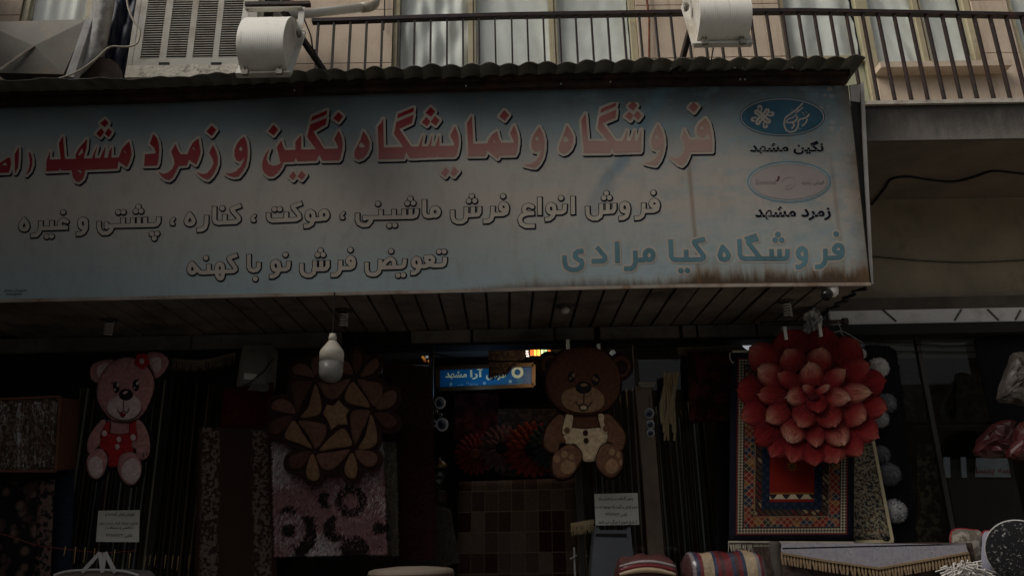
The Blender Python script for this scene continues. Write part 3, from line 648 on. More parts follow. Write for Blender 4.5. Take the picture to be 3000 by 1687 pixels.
lay(sd, (1460, 540, 4.77), H1, [
 ([(475, 315), (415, 292), (365, 320), (365, 375), (420, 405)], 'c'), ([(410, 408), (508, 400)], 'e'), ([(400, 408), (330, 435), (300, 490), (320, 550), (380, 583), (515, 582)], 'e'), ([(577, 172), (580, 435)], 'se'),
 ([(740, 280), (702, 300), (692, 345), (710, 385), (745, 397), (780, 385)], 'c'), ([(740, 280), (775, 300), (784, 350), (778, 400), (755, 450), (710, 485), (645, 492)], 'e'), ([(775, 394), (885, 392), (922, 372), (928, 330), (930, 272)], 'e'), ([(1040, 162), (1045, 425)], 'se'),
 ([(1245, 302), (1248, 410), (1270, 455), (1320, 480), (1380, 477), (1425, 445), (1437, 390), (1437, 265)], 'se'), ([(1530, 262), (1530, 375)], 's'), ([(1622, 260), (1622, 345), (1600, 380), (1440, 392)], 's'),
 ([(1770, 265), (1732, 280), (1720, 325), (1735, 368), (1775, 378), (1810, 362)], 'c'), ([(1770, 265), (1805, 285), (1817, 330), (1812, 390), (1790, 445), (1745, 472), (1680, 478)], 'e'),
 ([(2030, 256), (2030, 380), (2010, 440), (1970, 468), (1895, 475)], 'se'), ([(2025, 374), (2170, 370), (2218, 348), (2232, 290)], ''), ([(2232, 295), (2215, 243), (2170, 223), (2138, 255), (2140, 290), (2170, 312), (2222, 305)], 'c')],
 [(875, 190), (1510, 125), (1473, 190), (1552, 187), (2165, 115)], DR)
mb = MB(); sd.mesh(mb, Sf(.0015), 1.7, (.9, 1.6), 0); sd.mesh(mb, Sf(.003), -1.5, (0, 0), 1); uvbuild(mb, 'carpet_types_lettering', [INK, LINE2], SIGN)
sd = SDF(530, 690, 1330, 840)
lay(sd, (520, 700, 5.855), H1, [
 ([(250, 415), (300, 480), (310, 530), (290, 565), (255, 583), (215, 565), (200, 520), (212, 465), (250, 415)], 'c'), ([(265, 430), (385, 568), (420, 577), (640, 565)], ''), ([(535, 430), (535, 565)], 's'),
 ([(730, 425), (688, 450), (675, 530), (680, 620), (722, 675), (765, 660), (777, 590), (777, 500), (765, 445), (730, 425)], 'c'), ([(640, 565), (960, 552), (995, 525), (990, 490), (890, 355), (882, 325), (1032, 272)], 'e'),
 ([(1225, 258), (1225, 480), (1250, 525), (1300, 543), (1360, 532), (1390, 495), (1395, 395)], 'se'), ([(1690, 385), (1642, 405), (1630, 465), (1650, 515), (1695, 533), (1735, 517)], 'c'), ([(1690, 385), (1730, 405), (1745, 470), (1735, 540), (1705, 603), (1650, 640), (1570, 645)], 'e'),
 ([(1735, 527), (1855, 522), (1895, 495), (1905, 440), (1907, 375)], 'e'), ([(2128, 412), (2130, 545), (2155, 600), (2215, 628), (2285, 624), (2340, 580), (2355, 520), (2355, 362)], 'se'), ([(2465, 362), (2465, 500)], 's')],
 [(487, 325), (1333, 682), (1850, 268), (2452, 195), (2403, 272), (2497, 270)], DR)
lay(sd, (920, 700, 5.855), H1, [([(232, 362), (232, 470), (205, 510), (160, 518), (0, 520)], 's'),
 ([(452, 357), (450, 510), (425, 575), (380, 615), (285, 620)], 'se'), ([(448, 502), (620, 497), (668, 472), (687, 410)], ''), ([(687, 415), (670, 345), (625, 320), (582, 355), (585, 400), (620, 425), (675, 420)], 'c'),
 ([(902, 392), (905, 535), (930, 590), (990, 610), (1060, 605), (1115, 560), (1132, 490), (1137, 345)], 'se'), ([(1130, 492), (1500, 480), (1540, 455), (1552, 410), (1557, 332)], 'e'), ([(1165, 480), (1230, 390), (1290, 345), (1340, 350), (1370, 395), (1375, 480)], 'c'),
 ([(1755, 330), (1715, 350), (1703, 405), (1720, 455), (1765, 472), (1805, 457)], 'c'), ([(1755, 330), (1800, 350), (1814, 410), (1810, 480), (1775, 545), (1730, 580), (1650, 585)], 'e'),
 ([(1920, 312), (2010, 307), (2045, 340), (2040, 380), (1985, 440), (1900, 470), (1820, 467)], ''), ([(1925, 312), (1925, 375), (1990, 435), (2040, 457), (2190, 452), (2232, 430), (2245, 380), (2247, 307)], 'e')],
 [(622, 185), (1320, 207), (1440, 622), (1532, 617), (2143, 215), (2232, 213)], DR)
mb = MB(); sd.mesh(mb, Sf(.0015), 1.7, (.9, 1.6), 0); sd.mesh(mb, Sf(.003), -1.5, (0, 0), 1); uvbuild(mb, 'exchange_lettering', [INK, LINE2], SIGN)
sd = SDF(1625, 655, 2500, 825); H2 = 6.9
lay(sd, (1620, 670, 5.6), H2, [
 ([(500, 365), (410, 370), (365, 410), (365, 465), (420, 510), (465, 522), (478, 570), (460, 630), (390, 672), (290, 672), (215, 630), (192, 540), (190, 435)], 'se'), ([(718, 300), (850, 455), (855, 500), (820, 530), (632, 532)], 'se'), ([(1048, 208), (1060, 562)], 'se'),
 ([(1348, 358), (1355, 540), (1330, 620), (1280, 655), (1165, 655)], 'se'), ([(1360, 515), (1490, 510)], ''), (ell(1577, 432, 68, 80, 18) + [(1645, 432)], ''),
 ([(1927, 172), (1940, 450), (1965, 495), (2010, 507), (2420, 505), (2470, 480), (2472, 445), (2325, 250), (2318, 215), (2495, 165)], 'se'), ([(2183, 342), (2190, 505)], 's')],
 [(2098, 688), (2205, 685)], 8.2)
lay(sd, (2040, 660, 5.6), H2, [
 ([(430, 355), (500, 430), (530, 490), (515, 540), (460, 565), (405, 545), (385, 490), (400, 430), (430, 355)], ''), ([(705, 222), (715, 480), (740, 530), (790, 547), (1010, 545), (1400, 547), (1465, 545), (1492, 510), (1497, 388)], 'se'),
 ([(1050, 540), (855, 290), (850, 260), (1015, 215)], 'e'), ([(790, 215), (987, 147)], 'se', 3.6), ([(1232, 388), (1240, 540)], 's'), ([(1362, 388), (1370, 540)], 's'),
 ([(1735, 375), (1682, 410), (1670, 470), (1690, 520), (1740, 545), (1790, 530)], 'c'), ([(1735, 375), (1785, 410), (1802, 480), (1795, 570), (1765, 640), (1700, 682), (1625, 685)], 'e'),
 ([(2115, 383), (2120, 560), (2095, 630), (2040, 678), (1945, 680)], 'se'), ([(2125, 537), (2330, 532), (2385, 500), (2400, 430)], ''), ([(2400, 435), (2385, 350), (2320, 325), (2268, 365), (2270, 420), (2320, 447), (2395, 440)], 'c')],
 [(1338, 150), (1292, 243), (1400, 243), (2295, 143)], 8.4)
BLUE = M('ink_blue', (.088, .172, .20), .75, .25, 5)
mb = MB(); sd.mesh(mb, Sf(.0015), 5.2, (0, 0), 0); sd.mesh(mb, Sf(.003), 0, (0, 0), 1); uvbuild(mb, 'shop_name_lettering', [M('ink_pale', (.37, .325, .28), .75, .1, 6), BLUE], SIGN)
# emblem ovals
DEEP = M('ink_deep_blue', (0.031, 0.092, 0.136), .75, .3, 3); PALE = M('ink_pale', (.37, .325, .28))
cx, cy = 2292, 343
sd = SDF(2160, 275, 2430, 410); sd.poly(ell(cx, cy, 125.5, 57, 48))
mb = MB(); sd.mesh(mb, Sf(.0015), 0, (0, 0), 0); sd.mesh(mb, Sf(.0025), -3.2, (0, 0), 1); sd.mesh(mb, Sf(.0035), -5.4, (0, 0), 0)
e = SDF(2180, 290, 2400, 400); t = T(2140, 270, 4.39)
for k in range(4):                           # interlaced knot: four bands with curled ends
    a = k * math.pi / 2 + .72; c, s_ = math.cos(a), math.sin(a); O = (413, 318)
    def q(L): return t([(O[0] + x * c - y * s_, O[1] + x * s_ + y * c) for x, y in L])
    e.stroke(cr(q([(-60, 20), (60, 20), (100, 18), (115, -8), (95, -25), (72, -14)]), 4, False), 3.2)
    e.stroke(cr(q([(70, 62), (105, 88), (128, 66), (112, 48)]), 4, False), 2.6); e.stroke(q([(60, 20), (62, 45)]), 2.2)
for st, h in (([(925, 150), (850, 225), (760, 290), (705, 340), (692, 420), (720, 490), (780, 515), (840, 490), (870, 430), (880, 360), (930, 345), (985, 320), (1010, 290)], 2.4), ([(740, 395), (790, 390), (840, 370), (860, 320)], 2.6), ([(800, 400), (820, 430), (790, 465)], 2.4),
              ([(850, 290), (800, 330), (750, 345), (715, 390)], 1.8), ([(990, 350), (965, 400), (925, 435)], 2), ([(930, 200), (870, 250), (840, 262)], 1.8)):
    e.stroke(cr(t(st), 4, False), h)
for c_ in ((790, 232), (870, 232), (930, 268), (975, 262), (870, 462), (893, 475), (945, 290)): e.disc(t([c_])[0], 1.8)
e.mesh(mb, Sf(.0045), 0, (0, 0), 1); uvbuild(mb, 'upper_oval_emblem', [DEEP, PALE], SIGN)
cx, cy = 2312, 533
sd = SDF(2170, 460, 2450, 605, 1.0); sd.poly(ell(cx, cy, 123, 61, 48))
RINGM = M('ink_ring_blue', (0.116, 0.211, 0.258), .75, .2, 6); LILAC = M('ink_lilac', (0.299, 0.258, 0.241), .75, .06, 5)
mb = MB(); sd.mesh(mb, Sf(.0015), 0, (0, 0), 0); sd.mesh(mb, Sf(.0025), -5, (0, 0), 1); sd.mesh(mb, Sf(.0035), -8, (0, 0), 0); sd.mesh(mb, Sf(.0045), -10, (0, 0), 2)
GREYI = M('ink_grey', (0.204, 0.184, 0.173), .75)
text_mesh(mb, 'Zomorod', (2212, 527, 2272, 540), Sf(.006), 3, .004, latin=True); text_mesh(mb, 'فرش زمرد', (2348, 526, 2414, 543), Sf(.006), 3, .01)
e = SDF(2270, 505, 2350, 565); e.stroke(cr([(2290, 533), (2300, 522), (2322, 520), (2330, 535), (2318, 552), (2300, 553), (2312, 540)], 4, False), 1.0); e.mesh(mb, Sf(.006), 0, (0, 0), 5)
e = SDF(2268, 510, 2290, 535); e.stroke([(2282, 519), (2281, 523), (2277, 530)], 2.2); e.disc((2281, 519), 3); e.mesh(mb, Sf(.006), 0, (0, 0), 4)
uvbuild(mb, 'lower_oval_emblem', [RINGM, PALE, LILAC, GREYI, M('ink_maroon', (0.082, 0.014, 0.014), .7), M('ink_faint_pink', (0.286, 0.224, 0.218), .7)], SIGN)
mb = MB(); text_mesh(mb, 'نگین مشهد', (2197, 413, 2413, 453), Sf(.002), 0, .032, -.005); uvbuild(mb, 'upper_caption', INK, SIGN)
mb = MB(); text_mesh(mb, 'زمرد مشهد', (2212, 605, 2434, 646), Sf(.002), 0, .032, -.005); uvbuild(mb, 'lower_caption', INK, SIGN)
mb = MB(); text_mesh(mb, 'تابلوساز نیکنام', (13, 846, 78, 857), Sf(.002), 0, .012); text_mesh(mb, '۳۳۷۹۴۳۳۶', (18, 858, 68, 866), Sf(.002), 0, .015); uvbuild(mb, 'maker_lettering', INK, SIGN)
# ================================================================ evaporative cooler
CO = thing('evaporative_cooler', 'big cream evaporative cooler with louvred sides and peeling paint at its base', 'air cooler', (0, 4.9, 4.6))
YC = 4.86; COOLM = M('cooler_paint', (.43, .405, .355), .5, .1, 3, dirt=(.24, .2, .14), dscale=3)
bl = W(365, 228, YC); br = W(737, 213, YC); zc0 = bl.z; xl, xr_ = bl.x, br.x; zc1 = zc0 + 1.25; yb = YC + .95
mb = MB(); mb.box(xl, xr_, YC, yb, zc0 + .002, zc0 + .10, 1); mb.box(xl + .002, xr_ - .002, YC + .10, yb - .03, zc0 + .1, zc1, 0)
fx = [W(a, 150, YC).x for a in (365, 405)]
mb.box(xl, xl + .035, YC + .002, YC + .1, zc0 + .1, zc1); mb.box(xr_ - .03, xr_, YC + .002, YC + .1, zc0 + .1, zc1)
mb.build('cabinet', [COOLM, PEEL], CO)
zl0 = W(430, 172, YC).z
cols = [(410, 466), (486, 545), (563, 622), (639, 697)]
cx = [(W(a, 165, YC).x, W(b, 165, YC).x) for a, b in cols]
mb = MB(); mb.box(xl + .035, xr_ - .03, YC + .004, YC + .02, zc0 + .1, zl0)
xs_ = [xl + .035] + [q for c in cx for q in c] + [xr_ - .03]
for i in range(0, len(xs_), 2): mb.box(xs_[i], xs_[i + 1], YC + .004, YC + .02, zl0, zc1)
mb.build('front_panel', [COOLM], CO)
SLAT = M('slat', (.36, .33, .28), .5, .15, 6, dirt=(.2, .15, .1), dscale=8)
for a, b in cx:
    mb = MB(); k = 0; z = zl0 + .004
    while z < zc1:
        mb.add([(a, YC + .006, z), (b, YC + .006, z), (b, YC + .03, z + .012), (a, YC + .03, z + .012), (a, YC + .006, z + .0065), (b, YC + .006, z + .0065), (b, YC + .03, z + .0185), (a, YC + .03, z + .0185)], [(0, 1, 2, 3), (7, 6, 5, 4), (0, 4, 5, 1)])
        z += .0205
    mb.build('louvre', SLAT, CO)
MB().box(xl + .04, xr_ - .035, YC + .08, YC + .09, zc0 + .11, zc1).build('pad', DARK, CO)
mb = MB()
for u in (480, 633):
    p = W(u, 187, YC); mb.box(p.x - .037, p.x + .037, YC - .001, YC + .008, p.z - .011, p.z + .011)
mb.build('slot', DARK, CO)
mb = MB()      # right side: framed mesh panels
for k in range(2):
    y0 = YC + .14 + k * .40
    for i in range(44): mb.box(xr_ + .001, xr_ + .004, y0, y0 + .34, zc0 + .13 + i * .026, zc0 + .143 + i * .026)
mb.build('side_louvre', DARK, CO)
MB().box(xr_ - .001, xr_ + .010, YC + .04, YC + .11, zc0 + .1, zc1).build('side_trim', CREAMW, CO)
cb = MB().tube([W(u, v, YC - .05) for u, v in cr([(370, -20), (376, 25), (393, 65), (410, 88), (405, 122), (388, 135), (360, 138), (330, 137), (310, 146), (285, 170), (245, 200), (205, 220), (150, 237)], 4, False)], .0065, 8).build('cooler_cable', M('cable_cream', (.42, .37, .28), .5))
tag(cb, 'cream cable looping from the cooler down to the canopy', 'cable')
# sheet metal duct with cross-broken face, grey canvas sleeve, navy tarp, brown bundle
DU = thing('air_duct', 'dull sheet metal air duct with cross creased face at the left end', 'duct', (-3.2, 4.9, 4.6))
YD = 5.0
P = [W(-60, 66, YD), W(258, 57, YD), W(186, 218, YD - .12), W(-10, 214, YD - .12)]; c = (P[0] + P[1] + P[2] + P[3]) / 4 + Vector((0, -.045, 0)); c = W(100, 135, YD - .1)
mb = MB(); bk = [p + Vector((0, .5, 0)) for p in P]
mb.add(P + [c], [(4, 0, 1), (4, 1, 2), (4, 2, 3), (4, 3, 0)]); mb.add(P + bk, [(0, 4, 5, 1), (1, 5, 6, 2), (2, 6, 7, 3), (3, 7, 4, 0)]); mb.build('duct_face', GALV, DU)
mb = MB(); mb.bar(c + Vector((0, -.004, 0)), W(0, 205, YD - .16), .022, .006, up=(0, 1, 0)); mb.build('strap', M('strap', (.30, .25, .2), .7, .3, 6), DU)
mb = MB(); st = [W(250, 56, YD - .02), W(272, 52, YD - .02), W(215, 228, YD - .16), W(192, 222, YD - .16)]; mb.prism(st, (0, .06, 0)); mb.build('flange', GREYC, DU)
mb = MB(); nx = 10; L = cr([(277, -30), (272, 20), (262, 70), (245, 130), (222, 185), (218, 230)], 5, False); Rr = cr([(338, -30), (332, 20), (322, 70), (313, 120), (300, 165), (232, 226)], 5, False)
vs = []
for (a, b) in zip(L, Rr):
    for i in range(nx + 1):
        t = i / nx; vs.append(W(a[0] + (b[0] - a[0]) * t, a[1] + (b[1] - a[1]) * t, YD + .04 - .10 * math.sin(t * 3.14) + random.uniform(-.008, .008)))
mb.add(vs, [(j * (nx + 1) + i, j * (nx + 1) + i + 1, (j + 1) * (nx + 1) + i + 1, (j + 1) * (nx + 1) + i) for j in range(len(L) - 1) for i in range(nx)]); o = mb.build('canvas_sleeve', GREYC, DU, smooth=True)
sm = o.modifiers.new('thick', 'SOLIDIFY'); sm.thickness = .01
mb = MB(); vs = []
for j in range(13):
    for i in range(9):
        u = 300 + i * 13 + (12 - j) * 2.2; v = -30 + j * 23; vs.append(W(u, v, YD + .16 + .05 * math.sin(i * 1.7 + j * .6) + random.uniform(-.012, .012)))
mb.add(vs, [(j * 9 + i, j * 9 + i + 1, j * 9 + i + 10, j * 9 + i + 9) for j in range(12) for i in range(8)])
o = mb.build('navy_tarp', NAVYT, smooth=True); tag(o, 'dark navy tarp hanging in folds between the duct and the cooler', 'tarp'); o.modifiers.new('t', 'SOLIDIFY').thickness = .008
mb = MB(); vs = []
for j in range(9):
    for i in range(17):
        a = math.pi * i / 16; r = 1 - .0 * j; p = W(292 - 66 * math.cos(a), 232 - 62 * math.sin(a) ** .8, YD - .02 + .03 * j); vs.append(p + Vector((random.uniform(-.01, .01), 0, random.uniform(-.01, .01))))
mb.add(vs, [(j * 17 + i, j * 17 + i + 1, j * 17 + i + 18, j * 17 + i + 17) for j in range(8) for i in range(16)] + [tuple(range(17))])
o = mb.build('burlap_bundle', M('burlap', (.035, .024, .018), .95, .5, 12, .6, 40), smooth=False); tag(o, 'dark brown burlap bundle lying on the canopy beside the cooler', 'bundle')
# pvc pipe with elbow
PP = thing('waste_pipe', 'white plastic pipe with an elbow above the railing end', 'pipe', (-1.2, 5.5, 5.4))
a, b = W(872, 44, 5.32), W(1064, 23, 5.55); MB().tube([a + (a - b) * .6, b], .036, 20).build('pipe', PVC, PP, smooth=True)
dirn = (b - a).normalized(); pts = [b - dirn * .01, b + dirn * .05, b + dirn * .085 + Vector((0, .01, .02)), b + dirn * .10 + Vector((0, .03, .06)), b + dirn * .105 + Vector((0, .05, .14))]
MB().tube(pts, .043, 20).build('elbow', M('pvc_old', (.40, .36, .29), .4, .15, 6, dirt=(.2, .15, .1), dscale=9), PP, smooth=True)
# ================================================================ floodlights
FLM = N('flood_paint'); co = FLM.coord(); f = FLM.noise(co, 4, 4)
k = FLM.ramp(f, [(.3, (.76, .73, .66)), (.7, (.82, .79, .72))]); st = FLM.noise(FLM.coord(scale=(14, 14, .8)), 2.2, 5, .7)
k = FLM.mix(FLM.ramp(st, [(.55, (0, 0, 0)), (.8, (.55, .55, .55))]), k, (.36, .32, .25)); FLM.col(k)
wv = FLM.n('TexWave', Scale=26.0); wv.bands_direction = 'X'; FLM.l(co, wv.inputs['Vector']); FLM.bump(wv.outputs['Fac'], .10, .004); FLM = FLM.set(.4, 0, .3)
def solveD(u, v, x): r = ray(u, v); return x * r.y / r.x
def floodlight(lab, cl, cr_, ct, D0, arm, flip, x0=None):
    # cl/cr_: pixel of the bottom corners of the glass frame; ct: pixel of its top corner on the side facing the camera
    f = thing('floodlight', lab, 'floodlight', W(*cl, D0), 'floodlights on arms over the shop sign')
    A, Bp = W(*cl, D0), W(*cr_, D0); xa, xb_ = A.x, Bp.x; zb_ = (A.z + Bp.z) / 2
    xt = xb_ if not flip else xa; Dt = solveD(*ct, xt); zt = W(*ct, Dt).z
    if not (D0 + .05 < Dt < D0 + .45): Dt = D0 + .22; zt = W(*ct, Dt).z
    g = Vector((0, Dt - D0, zt - zb_)); L = g.length; g.normalize(); nb = Vector((0, -g.z, g.y))   # nb: towards the curved back
    if nb.y > 0: nb = -nb
    O = Vector((0, D0, zb_))
    prof = [O + g * (L * s_) + nb * h for s_, h in ((.03, .0), (.03, .03), (.035, .08), (.06, .135), (.12, .178), (.22, .208), (.34, .223), (.48, .225), (.60, .214), (.72, .19), (.83, .15), (.91, .10), (.95, .05), (.96, 0))]
    n = len(prof); mb = MB(); w0, w1 = xa + .012, xb_ - .012
    vs = [(w0, p.y, p.z) for p in prof] + [(w1, p.y, p.z) for p in prof]
    mb.add(vs, [(i, i + 1, n + i + 1, n + i) for i in range(n - 1)]); o = mb.build('housing', FLM, f, smooth=True)
    mb = MB(); mb.add(vs[:n], [tuple(range(n))]); mb.build('end_cap', CREAMW, f); MB().add(vs[n:], [tuple(range(n))[::-1]]).build('end_cap', CREAMW, f)
    mb = MB(); p0, p1 = O - g * .01, O + g * (L + .01)
    for x in (xa, xb_): mb.bar((x, p0.y, p0.z), (x, p1.y, p1.z), .022, .035, up=(1, 0, 0))
    for p in (p0, p1): mb.bar((xa - .01, p.y, p.z), (xb_ + .01, p.y, p.z), .035, .022, up=g)
    mb.build('glass_frame', CREAMW, f)
    q = [O + g * .02 - nb * .008, O + g * (L - .02) - nb * .008]
    MB().add([(xa, q[0].y, q[0].z), (xb_, q[0].y, q[0].z), (xb_, q[1].y, q[1].z), (xa, q[1].y, q[1].z)], [(0, 1, 2, 3)]).build('glass', GLASS, f)
    for s_ in (.16, .84):
        x = xa + (xb_ - xa) * s_; mb = MB(); c = O + nb * .018
        mb.bar((x - .011, c.y - .012, c.z - .03), (x - .011, c.y - .012, c.z + .045), .006, .014); mb.bar((x + .011, c.y - .012, c.z - .03), (x + .011, c.y - .012, c.z + .045), .006, .014)
        mb.box(x - .02, x + .02, c.y - .026, c.y - .004, c.z - .036, c.z - .004); mb.build('latch', M('latch', (.2, .18, .15), .4, .3, 20, metal=.6), f)
    # yoke: plate across the top and two side arms
    pv = O + g * (L * .62) + nb * .10; ytop = O + g * (L * .98) + nb * .17; ytop.z = max(p.z for p in prof) + .085
    mb = MB(); xo0, xo1 = xa - .028, xb_ + .028
    mb.bar((xo0, pv.y, pv.z), (xo0, ytop.y, ytop.z), .007, .04, up=(1, 0, 0)); mb.bar((xo1, pv.y, pv.z), (xo1, ytop.y, ytop.z), .007, .04, up=(1, 0, 0))
    mb.bar((xo0 - .003, ytop.y, ytop.z - .012), (xo1 + .003, ytop.y, ytop.z - .012), .007, .055, up=(0, 1, .15)); mb.build('yoke', CREAMW, f)
    for x in (xo0, xo1): MB().lathe((x - .012, pv.y, pv.z), [(.028, 0), (.03, .012), (.022, .024)], 14, axis=(1, 0, 0)).build('knob', M('latch', (0, 0, 0)), f)
    # steel arm from the canopy
    ar = f
    mb = MB(); a_ = W(*arm[1], 4.715); b_ = Vector((arm[2](xa, xb_), ytop.y + .02, ytop.z + .02)); mb.bar(a_, b_, .034, .034); mb.build('arm_bar', DKSTEEL, ar)
    MB().box(xo0 - .01, xo1 + .05, ytop.y - .012, ytop.y + .03, ytop.z + .02, ytop.z + .045).build('cross_bar', DKSTEEL, ar)
    mb = MB(); mb.box(a_.x - .05, a_.x + .05, 4.69, 4.70, a_.z - .04, a_.z + .03); mb.build('foot_plate', DKSTEEL, ar)
    m_ = a_.lerp(b_, .3); MB().tube([m_ + Vector((0, -.02, 0)), m_ + Vector((.004, -.02, .045))], .006, 6).build('bolt', DKSTEEL, ar)
    return f, ytop, xo1
f1, yt, xo = floodlight('cream floodlight at the left, in front of the louvred cooler', (699, 218), (846, 214), (888, 97), 4.30, ('rusty dark steel arm of the left floodlight, leaning left', (962, 228), lambda a, b: a + (b - a) * .62), False)
c = MB().tube([W(u, v, 4.45) for u, v in cr([(838, 18), (850, 5), (868, 10), (880, 30), (893, 62), (910, 105), (916, 140), (925, 165), (933, 180)], 4, False)], .0055, 6).build('floodlight_cable', DARK); tag(c, 'black cable curling from the left floodlight down its arm', 'cable')
f2, yt2, xo2 = floodlight('cream floodlight at the right, in front of the plain stone wall', (2036, 131), (2196, 124), (2004, 22), 4.30, ('rusty dark steel arm of the right floodlight, leaning right', (1988, 216), lambda a, b: a + (b - a) * .30), True)
c = MB().tube([W(u, v, 4.42) for u, v in cr([(2093, 125), (2088, 150), (2082, 185), (2070, 201), (2056, 196), (2044, 182), (2036, 176)], 4, False)], .0045, 6).build('floodlight_cable', DARK); tag(c, 'thin cable hanging in a loop under the right floodlight', 'cable')
# ================================================================ fittings under the soffit
SPW = M('lamp_tube', (.5, .47, .44), .35); Zp = Vector((0, 0, 1))
def cfl(u, v, lab):
    p = OP(u, v, (0, 0, 3.186), Zp); r = thing('spiral_lamp', lab, 'lamp', p, 'spiral lamps under the plank soffit')
    MB().lathe(p, [(.062, 0), (.066, -.004), (.05, -.012), (.02, -.014)], 20).build('fitting_ring', M('fitting', (.05, .045, .04), .4), r)
    n = 76; pts = [p + Vector((.027 * math.cos(k * .42), .027 * math.sin(k * .42), -.02 - .0013 * k)) for k in range(n)]
    MB().tube(pts, .0055, 6).build('spiral', SPW, r, smooth=True)
cfl(322, 936, 'white spiral lamp at the far left of the plank soffit'); cfl(1008, 909, 'white spiral lamp to the right of the hanging bulb'); cfl(2303, 880, 'white spiral lamp beside the security camera')
p = OP(1655, 896, (0, 0, 3.186), Zp); r = thing('globe_lamp', 'small round white lamp in the middle of the plank soffit', 'lamp', p)
MB().lathe(p, [(.07, 0), (.074, -.004), (.06, -.01), (.02, -.012)], 20).build('fitting_ring', M('fitting', (0, 0, 0)), r); MB().lathe(p, [(.012, -.008), (.028, -.016), (.034, -.03), (.03, -.046), (.016, -.056), (.003, -.058)], 18).build('globe', SPW, r, smooth=True)
YB_ = 4.93; pt, pb = W(972, 978, YB_), W(968, 1121, YB_); h = pt.z - pb.z; r = thing('hanging_bulb', 'large white LED bulb hanging on a wire below the sign', 'bulb', pb); rr = .078
MB().lathe(pb, [(.003, 0), (rr * .5, .008), (rr * .82, .028), (rr * .96, .055), (rr * .99, h * .42)], 28).build('diffuser', M('diffuser', (.19, .18, .165), .3, .03), r, smooth=True)
MB().lathe(pb, [(rr, h * .42), (rr, h * .62), (rr * .93, h * .66), (rr * .33, h * .85), (rr * .28, h * .86)], 28).build('bulb_body', M('bulb_body', (.50, .45, .37), .4, .05), r, smooth=True)
MB().lathe(pb, [(rr * .33, h * .855), (rr * .34, h * .94), (rr * .28, h * .96), (rr * .27, h * 1.0)], 18).build('cap', M('bulb_body', (0, 0, 0)), r, smooth=True)
MB().tube([pb + Vector((0, 0, h * .99)), Vector((pt.x, YB_ + .02, 3.19))], .004, 6).build('wire', DARK, r)
rg = ell(992, 1040, 7, 9, 20); MB().tube([W(u, v, YB_ - .062) for u, v in rg + rg[:1]], .0012, 4).build('emblem_ring', M('ink_grey', (0, 0, 0)), r)
p = OP(2432, 838, (0, 0, 3.186), Zp); r = thing('security_camera', 'white dome security camera at the right end of the plank soffit', 'camera', p)
MB().lathe(p, [(.05, 0), (.052, -.03), (.045, -.06), (.03, -.075)], 20, axis=(0, 0, 1)).build('camera_base', WHITEP, r, smooth=True)
MB().lathe(p + Vector((-.03, -.02, -.055)), [(.034, 0), (.038, .02), (.034, .05), (.02, .06)], 18, axis=(-.6, -.5, -.6)).build('camera_eye', M('black_gloss', (.01, .01, .01), .15), r, smooth=True)
EMS = 0.16
# ================================================================ shop front and goods
def flat(mb, pts, D, t=.02, mi=0): return mb.prism([W(u, v, D) for u, v in pts], (0, t, 0), mi)
def dome(mb, pts, D, t, mi=0, prof=((1, 0), (.99, .5), (.93, .82), (.8, 1.0), (.4, 1.08))):
    n = len(pts); cx = sum(p[0] for p in pts) / n; cy = sum(p[1] for p in pts) / n; vs = []; fs = []
    for s_, h in prof: vs += [W(cx + (u - cx) * s_, cy + (v - cy) * s_, D) + Vector((0, -t * h, 0)) for u, v in pts]
    for r in range(len(prof) - 1):
        for i in range(n): a = r * n + i; b = r * n + (i + 1) % n; fs.append((a, b, b + n, a + n))
    vs.append(W(cx, cy, D) + Vector((0, -t * prof[-1][1], 0))); o = (len(prof) - 1) * n
    fs += [(o + i, o + (i + 1) % n, len(vs) - 1) for i in range(n)]
    return mb.add(vs, fs, mi)
def grid(mb, c, D, nx, ny, wav=.012, seed=0, skew=0):      # hanging cloth between four pixel corners TL TR BR BL
    rn = random.Random(seed); ph = [rn.uniform(0, 6) for _ in range(4)]; vs = []; uv = []
    for j in range(ny + 1):
        for i in range(nx + 1):
            s_, t = i / nx, j / ny
            u = (c[0][0] * (1 - s_) + c[1][0] * s_) * (1 - t) + (c[3][0] * (1 - s_) + c[2][0] * s_) * t
            v = (c[0][1] * (1 - s_) + c[1][1] * s_) * (1 - t) + (c[3][1] * (1 - s_) + c[2][1] * s_) * t
            vs.append(W(u, v, D + wav * (math.sin(s_ * 7 + ph[0] + t) * (.3 + t) + .5 * math.sin(s_ * 15 + ph[1]) * t + .4 * math.sin(t * 6 + ph[2])))); uv.append((s_, 1 - t))
    mb.add(vs, [(j * (nx + 1) + i, (j + 1) * (nx + 1) + i, (j + 1) * (nx + 1) + i + 1, j * (nx + 1) + i + 1) for j in range(ny) for i in range(nx)])
    mb.uv = (mb.uv or []) + uv; return vs
def rug(name, label, cat, c, D, mat, wav=.012, thick=.012, parent=None, group=None, seed=0, res=(16, 24)):
    mb = MB(); grid(mb, c, D, res[0], res[1], wav, seed); o = mb.build(name, mat, parent, smooth=True)
    md = o.modifiers.new('thickness', 'SOLIDIFY'); md.thickness = thick; md.offset = 0
    if not parent: tag(o, label, cat, group)
    return o
def fringe(mb, a, b, D, n, ln, r=.0022, mi=0, sag=0):
    for i in range(n):
        t = (i + random.random() * .6) / n; u = a[0] + (b[0] - a[0]) * t; v = a[1] + (b[1] - a[1]) * t + sag * 4 * t * (1 - t); p = W(u, v, D)
        q = p + Vector((random.uniform(-.012, .012), random.uniform(-.012, .004), -ln * random.uniform(.7, 1.1))); mb.tube([p, p.lerp(q, .5) + Vector((random.uniform(-.005, .005), 0, 0)), q], [r, r, r * .5], 4)
